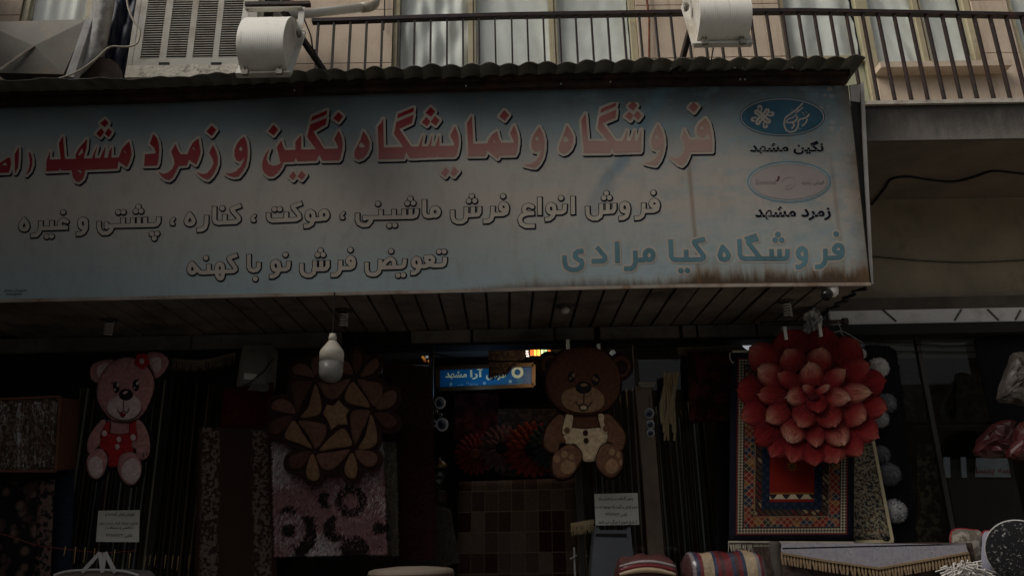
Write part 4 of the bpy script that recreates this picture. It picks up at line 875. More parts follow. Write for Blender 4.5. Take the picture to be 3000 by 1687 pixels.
def patt(name, a, b, c=None, scale=30, rough=.95, kind='noise', mask=(.48, .56), bump=.4, var=.25, coord='Object'):   # woven or tufted pattern of two or three yarns
    if name in MATS: return MATS[name]
    g = N(name); co = g.coord(coord)
    if kind == 'voronoi': vo = g.n('TexVoronoi', Scale=scale); g.l(co, vo.inputs['Vector']); f = vo.outputs['Distance']
    else: f = g.noise(co, scale, 3, .6)
    k = g.mix(g.ramp(f, [(mask[0], (0, 0, 0)), (mask[1], (1, 1, 1))]), a, b)
    if c: k = g.mix(g.ramp(g.noise(co, scale * .7, 3), [(.56, (0, 0, 0)), (.62, (1, 1, 1))]), k, c)
    f2 = g.noise(co, 220, 2); k = g.mix(.5, k, g.ramp(f2, [(.3, (1 - var * 2,) * 3), (.7, (1.0, 1.0, 1.0))]), 'MULTIPLY') if True else k
    g.col(k); g.bump(f2, bump, .01); MATS[name] = g.set(rough, 0, .1); return g.m
def pile(name, c, var=.3): return M(name, c, .98, var, 40, .7, 180, spec=.05)
# lintel boxes under the soffit, shutter box and plaster edge at the right
LT = thing('shutter_lintel', 'grimy grey metal lintel boxes along the shop front under the plank soffit', 'lintel', (0, 5.95, 3.1))
LM = M('lintel_paint', (.15, .135, .125), .7, .3, 3, dirt=(.05, .04, .035), dscale=4)
segs = [(-420, 560), (566, 1000), (1205, 1378), (1386, 1622), (1628, 1740), (1758, 1990), (2000, 2040), (2046, 2215), (2222, 2290)]
zt = 3.18
mb = MB()
for a, b in segs:
    xa, xb_ = W(a, 975, 5.95).x, W(b, 975, 5.95).x; za = W(1500, 997 if a > 1100 else 1003, 5.95).z; mb.box(xa, xb_, 5.945 + .008 * random.random(), 5.99, za, zt - .002)
mb.build('lintel_box', LM, LT)
xl_ = W(-420, 975, 6).x; mb = MB(); mb.box(xl_, W(2290, 975, 6).x, 5.992, 6.2, W(1500, 1008, 5.99).z, 3.25); mb.build('lintel_core', DARK, LT)
SB = thing('shutter_box', 'off white roller shutter box with slanted brackets under the plaster wall', 'shutter', (3.4, 5.9, 3.2))
xa = W(2432, 925, 5.93).x
mb = MB(); z1, z0 = W(2700, 906, 5.93).z, W(2700, 944, 5.93).z; mb.box(xa, 8, 5.93, 5.995, z0, z1); mb.box(xa, 8, 5.92, 5.999, z0 - .012, z0 - .002)
mb.build('box', M('shutter_white', (.50, .48, .46), .5, .15, 3, dirt=(.3, .27, .23), dscale=3), SB)
mb = MB(); mb.box(xa - .02, 8, 5.94, 6.0, z1 + .001, zb - .001); mb.build('recess_shade', M('recess_shade', (.07, .058, .045), .9), SB)  # dark strip painted as shade under the wall; brackets share its colour
for (a, b) in (((2585, 906), (2626, 941)), ((2817, 906), (2797, 938)), ((2893, 906), (2926, 938)), ((2990, 908), (2975, 936))):
    MB().bar(W(*a, 5.924), W(*b, 5.924), .012, .01).build('bracket', M('recess_shade', (0, 0, 0)), SB)
MB().box(xa - .1, 8, 5.9, 6.1, z0 - .10, z0 - .014).build('rail', DARK, SB)
# shop windows
def shopwin(name, label, px0, px1, D, bars, y0=1008, y1=1800):
    t = thing(name, label, 'shop window', W((px0 + px1) / 2, 1687, D)); x0, x1 = W(px0, 1300, D).x, W(px1, 1300, D).x; z0, z1 = .35, W(1500, y0, D).z
    mb = MB()
    for x in [x0, x1] + [W(b, 1300, D).x for b in bars]: mb.box(x - .018, x + .018, D - .02, D + .02, z0, z1)
    mb.box(x0 + .018, x1 - .018, D - .018, D + .018, z0 - .03, z0); mb.box(x0 + .018, x1 - .018, D - .018, D + .018, z1 - .03, z1); mb.build('frame', M('win_frame', (.04, .037, .033), .4, .2, 5, metal=.4), t)
    MB().add([(x0, D, z0), (x1, D, z0), (x1, D, z1), (x0, D, z1)], [(0, 1, 2, 3)]).build('pane', GLASS, t)
    MB().box(x0, x1, D - .05, D + .05, 0.0, z0 - .03).build('plinth', IN, t)
shopwin('left_window', 'wide dark shop window behind the bear and pinwheel rugs', -380, 1262, 6.06, [480, 690])
shopwin('middle_window', 'narrow shop window between the brown bear rug and the red flower rug', 1690, 2150, 6.06, [1880])
shopwin('right_window', 'dark reflecting shop window to the right of the pompom rug', 2448, 3420, 6.06, [2742])
bpy.data.objects['left_window'].name = 'shop_window'; bpy.data.objects['middle_window'].name = 'shop_window.001'; bpy.data.objects['right_window'].name = 'shop_window.002'
# ---- bears
DKB = pile('pile_black', (.020, .016, .015))
def bear(name, label, t, D, base_m, groups, hooks, hookc):
    r = thing(name, label, 'rug', W(*t([groups['_c']])[0], D)); mats = {}
    sd = None; polys = [t(cr(p, 4)) for k in groups['_base'] for p in k]
    xs_ = [q[0] for p in polys for q in p]; ys_ = [q[1] for p in polys for q in p]
    sd = SDF(min(xs_) - 16, min(ys_) - 16, max(xs_) + 16, max(ys_) + 16, 1.5)
    for p in polys: sd.poly(p, pad=16)
    mb = MB(); sd.mesh(mb, lambda u, v: W(u, v, D), groups.get('_rim', 7)); o = mb.build('backing', base_m, r)
    md = o.modifiers.new('w', 'WELD'); md.merge_threshold = .0005; md = o.modifiers.new('s', 'SOLIDIFY'); md.thickness = .02; md.offset = 1
    for nm, m, z, th, outs in groups['parts']:
        for ol in outs:
            p = t(cr(ol, 4)) if len(ol) < 16 else t(ol); mb = MB(); dome(mb, p, D - z, th); mb.build(nm, m, r, smooth=True)
    ol_ = MB()
    for nm, m, z, th, outs in groups['parts']:
        if th < .012: continue
        for ol in outs:
            p = t(cr(ol, 4)) if len(ol) < 16 else t(ol); ol_.tube([W(u, v, D - z - th * .35) for u, v in p + p[:1]], .0042, 5)
    ol_.build('outline_yarn', base_m, r)
    for nm, m, z, rad_, sts in groups.get('lines', ()):
        mb = MB()
        for st in sts: mb.tube([W(u, v, D - z) for u, v in cr(t(st), 4, False)], rad_, 6)
        mb.build(nm, m, r)
    for (u, v) in hooks:
        c = MB(); p = W(u, v, D - .02); c.box(p.x - .012, p.x + .012, p.y - .012, p.y + .03, p.z - .05, p.z + .045); tag(c.build('rug_clip', hookc), groups['_clip'] + (' on its left' if (u, v) == hooks[0] else ' on its right'), 'clip', groups['_clip'])
    return r
PINK, PALEP, REDP = pile('pile_pink', (.33, .16, .145)), pile('pile_pale_pink', (.46, .35, .32)), pile('pile_red', (.30, .02, .025))
t = T(0, 980, 2.05)
E_L = [(545, 250), (550, 190), (600, 160), (680, 150), (680, 190), (640, 230), (600, 290), (560, 280)]; E_R = [(890, 110), (960, 108), (1015, 150), (1000, 210), (940, 265), (915, 220), (890, 170)]
HD = [(755, 135), (850, 160), (915, 230), (930, 310), (905, 400), (860, 480), (800, 520), (740, 525), (670, 510), (610, 440), (585, 370), (595, 280), (650, 185)]
A_L = [(615, 512), (642, 525), (607, 600), (608, 650), (578, 690), (570, 722), (535, 715), (527, 660), (550, 590)]; A_R = [(820, 508), (860, 530), (895, 600), (905, 680), (890, 735), (850, 755), (820, 740), (820, 690), (795, 680), (800, 640), (830, 620)]
OV = [(612, 600), (655, 592), (720, 600), (775, 592), (828, 605), (828, 640), (800, 670), (805, 705), (745, 735), (715, 790), (655, 790), (640, 720), (602, 685)]
L_L = [(525, 745), (580, 688), (622, 690), (650, 740), (640, 800), (615, 850), (575, 868), (535, 835)]; L_R = [(710, 790), (730, 722), (800, 705), (850, 760), (850, 840), (820, 890), (780, 905), (740, 880), (718, 835)]
CH = [(640, 515), (830, 510), (832, 605), (618, 605)]
bear('bear_rug', 'pink teddy bear shaped rug in red dungarees with a flower at its ear', t, 5.62, DKB, {'_c': (700, 900), '_clip': 'peg holding the pink bear rug', '_rim': 6,
 '_base': [[E_L, E_R, HD, A_L, A_R, OV, L_L, L_R, CH]],
 'parts': [('ear', PINK, .005, .016, [E_L, E_R]), ('inner_ear', PALEP, .022, .004, [[(582, 235), (590, 190), (630, 170), (660, 182), (630, 215), (605, 262)], [(905, 140), (960, 138), (968, 190), (938, 232), (908, 185)]]),
  ('chest', PINK, .004, .012, [CH]), ('arm', PINK, .012, .02, [A_L, A_R]), ('dungarees', REDP, .010, .018, [OV]), ('strap', REDP, .016, .012, [[(640, 530), (664, 530), (655, 600), (640, 622), (612, 618), (616, 580)], [(782, 520), (820, 518), (830, 640), (802, 648), (780, 610)]]),
  ('head', PINK, .018, .028, [HD]), ('leg', PINK, .018, .022, [L_L, L_R]), ('sole', PALEP, .034, .010, [[(533, 755), (575, 728), (610, 745), (622, 790), (608, 842), (572, 860), (538, 826)], [(728, 830), (748, 768), (795, 738), (838, 770), (842, 840), (805, 893), (760, 885)]]),
  ('muzzle', PALEP, .036, .014, [[(745, 350), (820, 365), (853, 410), (840, 470), (790, 508), (720, 512), (660, 480), (643, 430), (675, 378)]]), ('nose', DKB, .05, .01, [ell(757, 360, 42, 35)]),
  ('eye', DKB, .046, .004, [ell(700, 318, 20, 34), ell(816, 306, 20, 34)]), ('eye_glint', PALEP, .051, .002, [ell(708, 302, 7, 12, 12), ell(824, 291, 7, 12, 12), ell(690, 330, 5, 7, 12), ell(808, 318, 5, 7, 12)]), ('nose_glint', PALEP, .06, .002, [ell(752, 347, 16, 8, 14, -.4)]),
  ('button', PALEP, .034, .004, [ell(627, 592, 15, 18), ell(800, 617, 16, 20), ell(714, 627, 13, 17), ell(705, 672, 13, 17)]), ('flower', REDP, .04, .006, [ell(852 + 24 * math.cos(a), 160 + 28 * math.sin(a), 22, 24) for a in (0.3, 1.55, 2.8, 4.1, 5.35)]), ('flower_centre', PALEP, .05, .004, [ell(852, 160, 14, 17)]), ('tongue', REDP, .052, .003, [ell(738, 480, 16, 12)])],
 'lines': [('stitching', DKB, .054, .0035, [[(742, 395), (742, 450)], [(705, 448), (720, 470), (742, 456), (760, 470), (778, 440)], [(718, 470), (735, 495), (755, 478)], [(668, 290), (690, 300)], [(680, 282), (694, 294)], [(818, 285), (832, 262)], [(808, 285), (814, 268)], [(860, 735), (865, 712)], [(882, 725), (884, 705)]])]},
 [], DARK)
BRN, BRN2, TAN, CRM = pile('pile_brown', (.085, .036, .022)), pile('pile_mid_brown', (.12, .06, .036)), pile('pile_tan', (.21, .125, .07)), pile('pile_cream', (.42, .32, .20)); DKR = pile('pile_dark_brown', (.028, .014, .011))
t = T(1200, 980, 2.05)
HD = [(1040, 75), (1150, 92), (1240, 180), (1265, 290), (1240, 390), (1170, 460), (1060, 485), (940, 470), (850, 400), (815, 290), (840, 180), (925, 98)]
A_L = [(895, 480), (930, 500), (915, 590), (940, 640), (900, 660), (890, 710), (840, 705), (805, 660), (815, 580), (850, 520)]; A_R = [(1190, 475), (1250, 530), (1295, 600), (1290, 670), (1265, 700), (1225, 695), (1215, 660), (1185, 640), (1190, 590), (1150, 500)]
OV = [(920, 592), (960, 560), (1050, 566), (1140, 560), (1190, 590), (1188, 640), (1150, 670), (1128, 720), (1110, 760), (1045, 760), (1030, 700), (990, 660), (935, 655)]
F_L = [(860, 735), (900, 690), (960, 658), (1020, 690), (1035, 745), (1000, 810), (960, 855), (900, 865), (862, 830)]; F_R = [(1120, 740), (1150, 672), (1200, 655), (1270, 700), (1282, 760), (1265, 820), (1215, 860), (1165, 840), (1125, 790)]
CH = [(925, 478), (1185, 478), (1192, 565), (918, 565)]
bear('bear_rug.001', 'brown teddy bear shaped rug in cream dungarees hanging by the doorway', t, 5.62, DKR, {'_c': (1050, 860), '_clip': 'pale clip holding the brown bear rug', '_rim': 6,
 '_base': [[HD, A_L, A_R, OV, F_L, F_R, CH, ell(838, 178, 62, 66), ell(1268, 190, 66, 72)]],
 'parts': [('ear', BRN, .004, .016, [ell(842, 178, 54, 60), ell(1266, 192, 60, 66)]), ('inner_ear', DKR, .02, .004, [ell(842, 180, 32, 38), ell(1272, 196, 40, 44)]), ('chest', BRN, .004, .012, [CH]), ('arm', BRN2, .012, .02, [A_L, A_R]), ('dungarees', CRM, .010, .018, [OV]),
  ('strap', CRM, .016, .014, [[(940, 480), (982, 478), (970, 590), (945, 608), (915, 590), (925, 530)], [(1130, 480), (1165, 480), (1200, 560), (1195, 590), (1165, 600), (1150, 570)]]), ('head', BRN, .018, .028, [HD]), ('foot', BRN2, .018, .022, [F_L, F_R]),
  ('foot_pad', TAN, .036, .006, [ell(950, 792, 50, 48), ell(1213, 787, 44, 50), ell(885, 745, 23, 24), ell(930, 718, 22, 25), ell(972, 735, 18, 20), ell(1215, 706, 20, 25), ell(1255, 722, 15, 22), ell(1268, 768, 11, 18)]),
  ('muzzle', TAN, .036, .014, [[(1040, 300), (1120, 315), (1172, 370), (1165, 430), (1110, 465), (1020, 470), (940, 445), (905, 395), (915, 345), (970, 315)]]), ('nose', DKB, .05, .01, [ell(1045, 318, 48, 36)]), ('nose_glint', TAN, .06, .002, [ell(1047, 302, 22, 10, 14)]),
  ('eye', DKB, .046, .004, [ell(972, 255, 23, 36), ell(1117, 272, 25, 38)]), ('eye_glint', TAN, .051, .002, [ell(984, 243, 9, 13, 12), ell(966, 262, 6, 8, 12), ell(1106, 262, 7, 12, 12), ell(1122, 272, 8, 11, 12)]),
  ('button', BRN2, .032, .005, [ell(945, 573, 17, 18), ell(1178, 562, 17, 20)]), ('shirt_button', DKR, .03, .005, [ell(1056, 590, 16, 18), ell(1060, 636, 16, 18)]), ('tongue', CRM, .052, .003, [ell(1046, 440, 18, 12)])],
 'lines': [('stitching', DKB, .054, .0035, [[(1047, 345), (1047, 412)], [(995, 400), (1015, 425), (1047, 414), (1075, 428), (1095, 402)], [(1015, 425), (1030, 450), (1060, 450), (1075, 428)]])]},
 [(1664, 1012), (1754, 1025)], M('clip', (.55, .53, .48), .4, .05))
# ---- pinwheel rug
t = T(600, 980, 2.05); D = 5.56
r = thing('pinwheel_rug', 'dark brown rug of swirling pinwheel petals around a tan star', 'rug', W(985, 1420, D))
C0 = (787, 478)
PETS = [([(655, 260), (600, 252), (540, 238), (530, 205), (570, 175), (620, 190), (652, 230)], 1), ([(648, 285), (590, 280), (530, 290), (528, 350), (555, 470), (592, 400), (622, 335)], 0), ([(668, 298), (692, 370), (702, 440), (678, 484), (578, 500), (622, 440), (645, 360)], 2),
 ([(682, 288), (760, 300), (872, 266), (832, 340), (790, 385), (740, 385), (702, 340)], 1), ([(672, 255), (690, 190), (735, 160), (770, 185), (745, 230)], 0), ([(668, 250), (640, 190), (655, 140), (695, 130), (700, 175)], 1), ([(888, 238), (830, 232), (790, 190), (825, 160), (868, 175)], 1), ([(905, 236), (882, 180), (882, 120), (915, 95), (942, 130), (936, 190)], 0), ([(930, 256), (960, 200), (1000, 155), (1034, 152), (1040, 190), (1000, 240)], 1),
 ([(912, 274), (980, 280), (1056, 300), (1060, 380), (1010, 432), (968, 370)], 1), ([(888, 284), (936, 340), (992, 432), (905, 426), (845, 400), (845, 345)], 2), ([(1022, 446), (1058, 370), (1110, 335), (1146, 350), (1140, 410), (1088, 446)], 1), ([(1018, 474), (1090, 470), (1150, 510), (1142, 550), (1090, 562), (1048, 530)], 0),
 ([(988, 456), (890, 456), (872, 530), (900, 655), (942, 580), (980, 500)], 1), ([(994, 478), (1026, 560), (1032, 640), (990, 682), (922, 684), (965, 600)], 2), ([(902, 694), (990, 695), (1036, 730), (1020, 780), (970, 792), (920, 750)], 1), ([(885, 706), (916, 780), (906, 850), (870, 860), (840, 820), (850, 760)], 2),
 ([(872, 690), (780, 700), (676, 716), (690, 780), (730, 812), (792, 790)], 1), ([(882, 662), (852, 580), (820, 565), (758, 612), (688, 696), (780, 682)], 2), ([(650, 712), (686, 800), (686, 860), (650, 876), (615, 850), (615, 785)], 2), ([(642, 698), (560, 710), (510, 740), (508, 790), (550, 806), (602, 780)], 0),
 ([(668, 684), (620, 600), (566, 518), (700, 530), (732, 560), (720, 622)], 1), ([(646, 680), (560, 650), (488, 622), (495, 570), (540, 515), (592, 595)], 2), ([(548, 474), (520, 410), (460, 385), (410, 410), (408, 448), (470, 468)], 1), ([(538, 490), (480, 490), (400, 530), (394, 578), (430, 602), (490, 560)], 0)]
pets = [(cr([(C0[0] + (x - C0[0]) * 1.01, C0[1] + (y - C0[1]) * 1.01) for x, y in o], 4), c) for o, c in PETS]
sd = SDF(770, 1000, 1190, 1440, 1.5)
for o, _ in pets: sd.poly(t(o), pad=16)
sd.poly(t(ell(C0[0], C0[1], 250, 235)), pad=16)
mb = MB(); sd.mesh(mb, lambda u, v: W(u, v, D), 14); o = mb.build('backing', DKR, r); o.modifiers.new('w', 'WELD').merge_threshold = .0005; md = o.modifiers.new('s', 'SOLIDIFY'); md.thickness = .02; md.offset = 1
PT = [pile('pile_cocoa', (.060, .028, .021)), pile('pile_walnut', (.108, .055, .039)), pile('pile_fawn', (.155, .090, .052))]
for o, ci in pets: mb = MB(); dome(mb, t(o), D - .003, .014); mb.build('petal', PT[ci % 3], r, smooth=True)
st = [(805, 393), (832, 425), (866, 450), (848, 488), (858, 540), (800, 540), (760, 572), (742, 522), (710, 475), (734, 418), (772, 428)]
mb = MB(); dome(mb, t(st), D - .003, .014); mb.build('star', pile('pile_tan', (0, 0, 0)), r)
# ---- red dahlia rug
def petal_mat(name, cols, streak):
    g = N(name); o = g.xyz(g.coord('UV')); u, v = o[0], o[1]; n = g.noise(g.coord('UV', (11, 1.3, 1)), 2.2, 6, .75); n2 = g.noise(g.coord('UV', (3, 3, 1)), 1.7, 4, .7); ob = g.n('ObjectInfo')
    k = g.math('ADD', g.math('MULTIPLY', v, .75), g.math('MULTIPLY', g.math('SUBTRACT', n, .5), .8)); k = g.math('ADD', k, g.math('MULTIPLY', g.math('SUBTRACT', ob.outputs['Random'], .5), .35))
    c = g.ramp(k, cols)
    c = g.mix(g.ramp(n, [(.45, (0, 0, 0)), (.60, (1, 1, 1))]), c, streak)
    e = g.math('ADD', g.math('MULTIPLY', g.math('ABSOLUTE', g.math('SUBTRACT', u, .5)), 2.0), g.math('MULTIPLY', g.math('SUBTRACT', n2, .5), .5))      # darker outline yarn, pale highlight of a curled lip painted on one side
    c = g.mix(g.ramp(e, [(.46, (0, 0, 0)), (.98, (.95, .95, .95))]), c, (.07, .007, .008))
    lip = g.math('MULTIPLY', g.ramp(g.math('ADD', u, g.math('ADD', g.math('MULTIPLY', v, .35), g.math('MULTIPLY', g.math('SUBTRACT', n2, .5), .9))), [(1.02, (0, 0, 0)), (1.07, (1, 1, 1))]), g.math('GREATER_THAN', ob.outputs['Random'], .35))
    c = g.mix(g.math('MULTIPLY', lip, .85), c, (.33, .155, .115))
    g.col(c); g.bump(g.noise(g.coord(), 130, 4), .9, .012); return g.set(.97, 0, .05)
PCOL = [(.08, (.06, .006, .007)), (.32, (.15, .016, .016)), (.50, (.26, .10, .07)), (.80, (.34, .21, .145))]; RCOL = [(.2, (.055, .005, .006)), (.42, (.125, .010, .011)), (.62, (.18, .028, .024)), (.85, (.25, .09, .068))]
PM, PR = petal_mat('petal_wool', PCOL, (.145, .017, .016)), petal_mat('petal_wool_red', RCOL, (.13, .010, .011)); t = T(2150, 960, 3.2936); D = 5.42
r = thing('flower_rug', 'large round red and salmon flower shaped rug with layered petals', 'rug', W(2385, 1360, D)); FC = (765, 650)
def fpetal(cx, cy, hl, hw, z, m, tip=.10):
    dx, dy = cx - FC[0], cy - FC[1]; L = math.hypot(dx, dy) + 1e-6; dx /= L; dy /= L; mb = MB(); vs = []; uv = []; nu, nv = 10, 12; tip = random.uniform(.05, .5)
    for j in range(nv + 1):
        q = j / nv; ww = (math.sin(math.pi * (.2 + .8 * q ** 1.25)) ** .52) * 1.12 if q < 1 else .0; ww = max(ww, .0) * (1 - .0 * q)
        for i in range(nu + 1):
            s_ = i / nu * 2 - 1; l = -hl + 2 * hl * q + (tip * hl * (1 - abs(s_)) * q * q) * .5 + .05 * hl * math.sin(cx * .7 + s_ * 5) * q
            x = cx + dx * l - dy * s_ * hw * ww; y = cy + dy * l + dx * s_ * hw * ww; u_, v_ = t([(x, y)])[0]
            h = .009 * (1 - s_ ** 4) ** .6 * math.sin(math.pi * min(1, .14 + q * .72)) ** .6 + .022 * q + .004 * math.sin(9 * s_ + cx) * q; vs.append(W(u_, v_, D) + Vector((0, -z - h, 0))); uv.append((i / nu, q))
    mb.add(vs, [(j * (nu + 1) + i, j * (nu + 1) + i + 1, (j + 1) * (nu + 1) + i + 1, (j + 1) * (nu + 1) + i) for j in range(nv) for i in range(nu)]); mb.uv = uv
    mb.build('petal', m, r, smooth=True)
OUT = [(530, 160, 125, 165), (850, 150, 125, 150), (1085, 240, 130, 150), (1160, 430, 140, 120), (1320, 540, 110, 120), (1320, 765, 130, 110), (1235, 970, 150, 120), (1120, 1120, 130, 110), (935, 1185, 120, 130), (760, 1220, 100, 110), (590, 1165, 120, 120), (420, 1145, 110, 100), (305, 1020, 130, 110), (195, 830, 125, 115), (155, 610, 125, 125), (275, 300, 155, 130)]
for q in OUT: fpetal(q[0], q[1], q[2] * 1.08, q[3] * 1.05, random.uniform(0, .012), PR)
for q in [(335, 460, 140, 110), (545, 325, 115, 125), (810, 315, 115, 115), (360, 655, 145, 95), (410, 840, 125, 105), (555, 1010, 110, 120), (770, 1030, 125, 92), (980, 1030, 130, 115), (1130, 835, 130, 125), (1140, 640, 150, 95)]: fpetal(*q, .018, PM)
for q in [(510, 515, 120, 80), (722, 465, 115, 110), (940, 505, 130, 85), (585, 675, 110, 90), (655, 860, 115, 115), (890, 860, 120, 115), (960, 680, 125, 90)]: fpetal(*q, .036, PM)
for q in [(690, 612, 70, 46), (825, 612, 70, 40), (770, 742, 95, 90)]: fpetal(*q, .052, PM if q[1] < 700 else PR)
mb = MB(); dome(mb, t(ell(765, 668, 56, 40)), D - .068, .010); mb.build('flower_heart', pile('pile_wine', (.05, .008, .009)), r, smooth=True)
mb = MB(); flat(mb, t(ell(750, 660, 560, 520, 40)), D + .002, .012); mb.build('backing', pile('pile_maroon', (.06, .008, .008)), r)
CLIPM = M('clip', (0, 0, 0))
for (u, v), s_ in (((2300, 975), 'left'), ((2402, 966), 'right')):
    p = W(u, v, D - .04); o = MB().box(p.x - .011, p.x + .011, p.y - .01, p.y + .03, p.z - .05, p.z + .045).build('rug_clip', CLIPM); tag(o, 'pale clip at the top of the red flower rug, on its ' + s_, 'clip', 'clips of the flower rug')
# ---- bordered tribal rug, Persian rug, pompom rug
def kilim():
    g = N('kilim'); o = g.xyz(g.coord('UV')); u, v = o[0], o[1]; wm, hm = .98, 1.52
    U = g.math('MULTIPLY', u, wm); V = g.math('MULTIPLY', v, hm)
    du = g.math('MINIMUM', U, g.math('SUBTRACT', wm, U)); dv = g.math('MINIMUM', V, g.math('SUBTRACT', hm, V)); d = g.math('MINIMUM', du, dv)
    def cell(s_, ph=0): return g.math('MULTIPLY', g.math('SINE', g.math('MULTIPLY', U, s_)), g.math('SINE', g.math('MULTIPLY', V, s_)))
    dots = g.ramp(g.math('ABSOLUTE', cell(132)), [(.30, (.31, .265, .19)), (.45, (.012, .011, .014))], 'CONSTANT')
    s1 = g.math('SINE', g.math('MULTIPLY', g.math('ADD', U, V), 62)); s2 = g.math('SINE', g.math('MULTIPLY', g.math('SUBTRACT', U, V), 62))
    lat = g.math('MINIMUM', g.math('ABSOLUTE', s1), g.math('ABSOLUTE', s2)); vo = g.n('TexVoronoi', Scale=1.0); g.l(g.coord('UV', (wm * 19.6, hm * 19.6, 1)), vo.inputs['Vector'])
    cc = g.ramp(g.xyz(vo.outputs['Color'])[0], [(0, (.16, .02, .015)), (.3, (.20, .09, .03)), (.52, (.02, .03, .05)), (.72, (.15, .035, .02)), (.86, (.03, .032, .024))], 'CONSTANT')
    lattice = g.mix(g.ramp(lat, [(.0, (1, 1, 1)), (.17, (0, 0, 0))], 'CONSTANT'), cc, (.26, .2, .13))
    mot = g.mix(g.ramp(g.math('ABSOLUTE', s1), [(.5, (0, 0, 0)), (.55, (1, 1, 1))]), (.016, .013, .016), g.ramp(g.xyz(vo.outputs['Color'])[1], [(0, (.05, .03, .02)), (.6, (.19, .14, .08)), (.8, (.08, .015, .012))], 'CONSTANT'))
    navy = g.mix(g.ramp(cell(90), [(.2, (0, 0, 0)), (.4, (1, 1, 1))]), (.010, .014, .026), (.018, .026, .042))
    cen = (.155, .012, .008); hk = g.math('SINE', g.math('MULTIPLY', U, 60)); vb = g.math('SUBTRACT', V, .355)
    hook = g.mix(g.ramp(g.math('ADD', hk, g.math('MULTIPLY', vb, 40)), [(.3, (0, 0, 0)), (.4, (1, 1, 1))]), (.40, .33, .22), (.02, .016, .02))
    cc2 = g.mix(g.math('MULTIPLY', g.math('GREATER_THAN', V, .338), g.math('LESS_THAN', V, .375)), cen, hook)
    cc2 = g.mix(g.math('MULTIPLY', g.math('GREATER_THAN', V, .376), g.math('LESS_THAN', V, .39)), cc2, (.17, .07, .02))
    rr = g.math('POWER', g.math('ADD', g.math('POWER', g.math('SUBTRACT', U, .49), 2), g.math('POWER', g.math('SUBTRACT', V, .60), 2)), .5); ang = g.math('ARCTAN2', g.math('SUBTRACT', U, .49), g.math('SUBTRACT', V, .60))
    star = g.math('SUBTRACT', g.math('ADD', .036, g.math('MULTIPLY', g.math('SINE', g.math('MULTIPLY', ang, 10)), .012)), rr); cc2 = g.mix(g.math('GREATER_THAN', star, 0), cc2, (.22, .09, .02)); cc2 = g.mix(g.math('LESS_THAN', rr, .016), cc2, (.012, .012, .016)); cc2 = g.mix(g.math('LESS_THAN', rr, .005), cc2, (.5, .46, .36))
    k = (.010, .010, .016)
    for lim, c in ((.052, (.15, .012, .012)), (.060, dots), (.105, (.010, .011, .018)), (.113, lattice), (.195, (.2, .14, .08)), (.2, mot), (.25, (.02, .02, .024)), (.258, navy), (.315, cc2)): k = g.mix(g.math('GREATER_THAN', d, lim), k, c)
    g.col(k); g.bump(g.noise(g.coord(), 200, 3), .5, .008); return g.set(.95, 0, .08)
KT = thing('tribal_rug', 'navy bordered tribal rug with red centre hanging behind the red flower rug', 'rug', W(2320, 1583, 5.6))
rug('rug_body', '', '', [(2141, 1031), (2505, 1030), (2500, 1583), (2136, 1585)], 5.58, kilim(), .008, .012, KT, seed=3)
mb = MB(); fringe(mb, (2134, 1586), (2300, 1590), 5.57, 90, .07, .0022); mb.build('fringe', M('fringe_cream', (.40, .35, .27), .9, .2), KT)
MB().bar(W(2134, 1586, 5.565), W(2500, 1588, 5.565), .014, .012).build('hem', M('fringe_cream', (0, 0, 0)), KT)
mb = MB(); mb.bar(W(2145, 1030, 5.57), W(2270, 1028, 5.57), .02, .016); mb.tube([W(u, v, 5.56) for u, v in cr([(2140, 1032), (2138, 1045), (2145, 1062), (2150, 1060)], 4, False)], .004, 6); mb.build('top_hem', M('fringe_cream', (0, 0, 0)), KT)
PRM = patt('persian_cream', (.03, .033, .04), (.30, .25, .16), (.12, .07, .04), 58, mask=(.46, .52))
PR_ = thing('persian_rug', 'beige Persian rug with a cream edge, hung askew right of the tribal rug', 'rug', W(2560, 1583, 5.66))
rug('rug_body', '', '', [(2470, 1000), (2500, 1000), (2611, 1584), (2496, 1586)], 5.66, PRM, .006, .012, PR_, seed=5, res=(8, 24))
MB().bar(W(2502, 1010, 5.655), W(2613, 1583, 5.655), .022, .022).build('side_binding', M('binding', (.46, .38, .24), .85, .1), PR_); MB().bar(W(2498, 1587, 5.655), W(2616, 1584, 5.655), .02, .02).build('lower_binding', M('binding', (0, 0, 0)), PR_)
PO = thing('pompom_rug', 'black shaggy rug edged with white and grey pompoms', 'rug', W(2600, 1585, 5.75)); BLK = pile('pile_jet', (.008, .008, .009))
mb = MB(); pts = cr([(2528, 1022), (2560, 1012), (2612, 1020), (2630, 1060), (2642, 1160), (2650, 1260), (2668, 1400), (2682, 1560), (2668, 1590), (2540, 1590), (2500, 1400), (2500, 1100)], 4); flat(mb, pts, 5.74, .02)
for i in range(500):
    a = random.choice(range(len(pts))); b = (a + 1) % len(pts); q = random.random(); u = pts[a][0] + (pts[b][0] - pts[a][0]) * q; v = pts[a][1] + (pts[b][1] - pts[a][1]) * q; p = W(u, v, 5.74); ang = random.uniform(0, 6.28); dv = Vector((math.cos(ang), random.uniform(-.5, 0), math.sin(ang))) * .02; s_ = Vector((-math.sin(ang), 0, math.cos(ang))) * .003; mb.add([p + s_, p - s_, p + dv], [(0, 1, 2)])
mb.build('rug_body', BLK, PO)
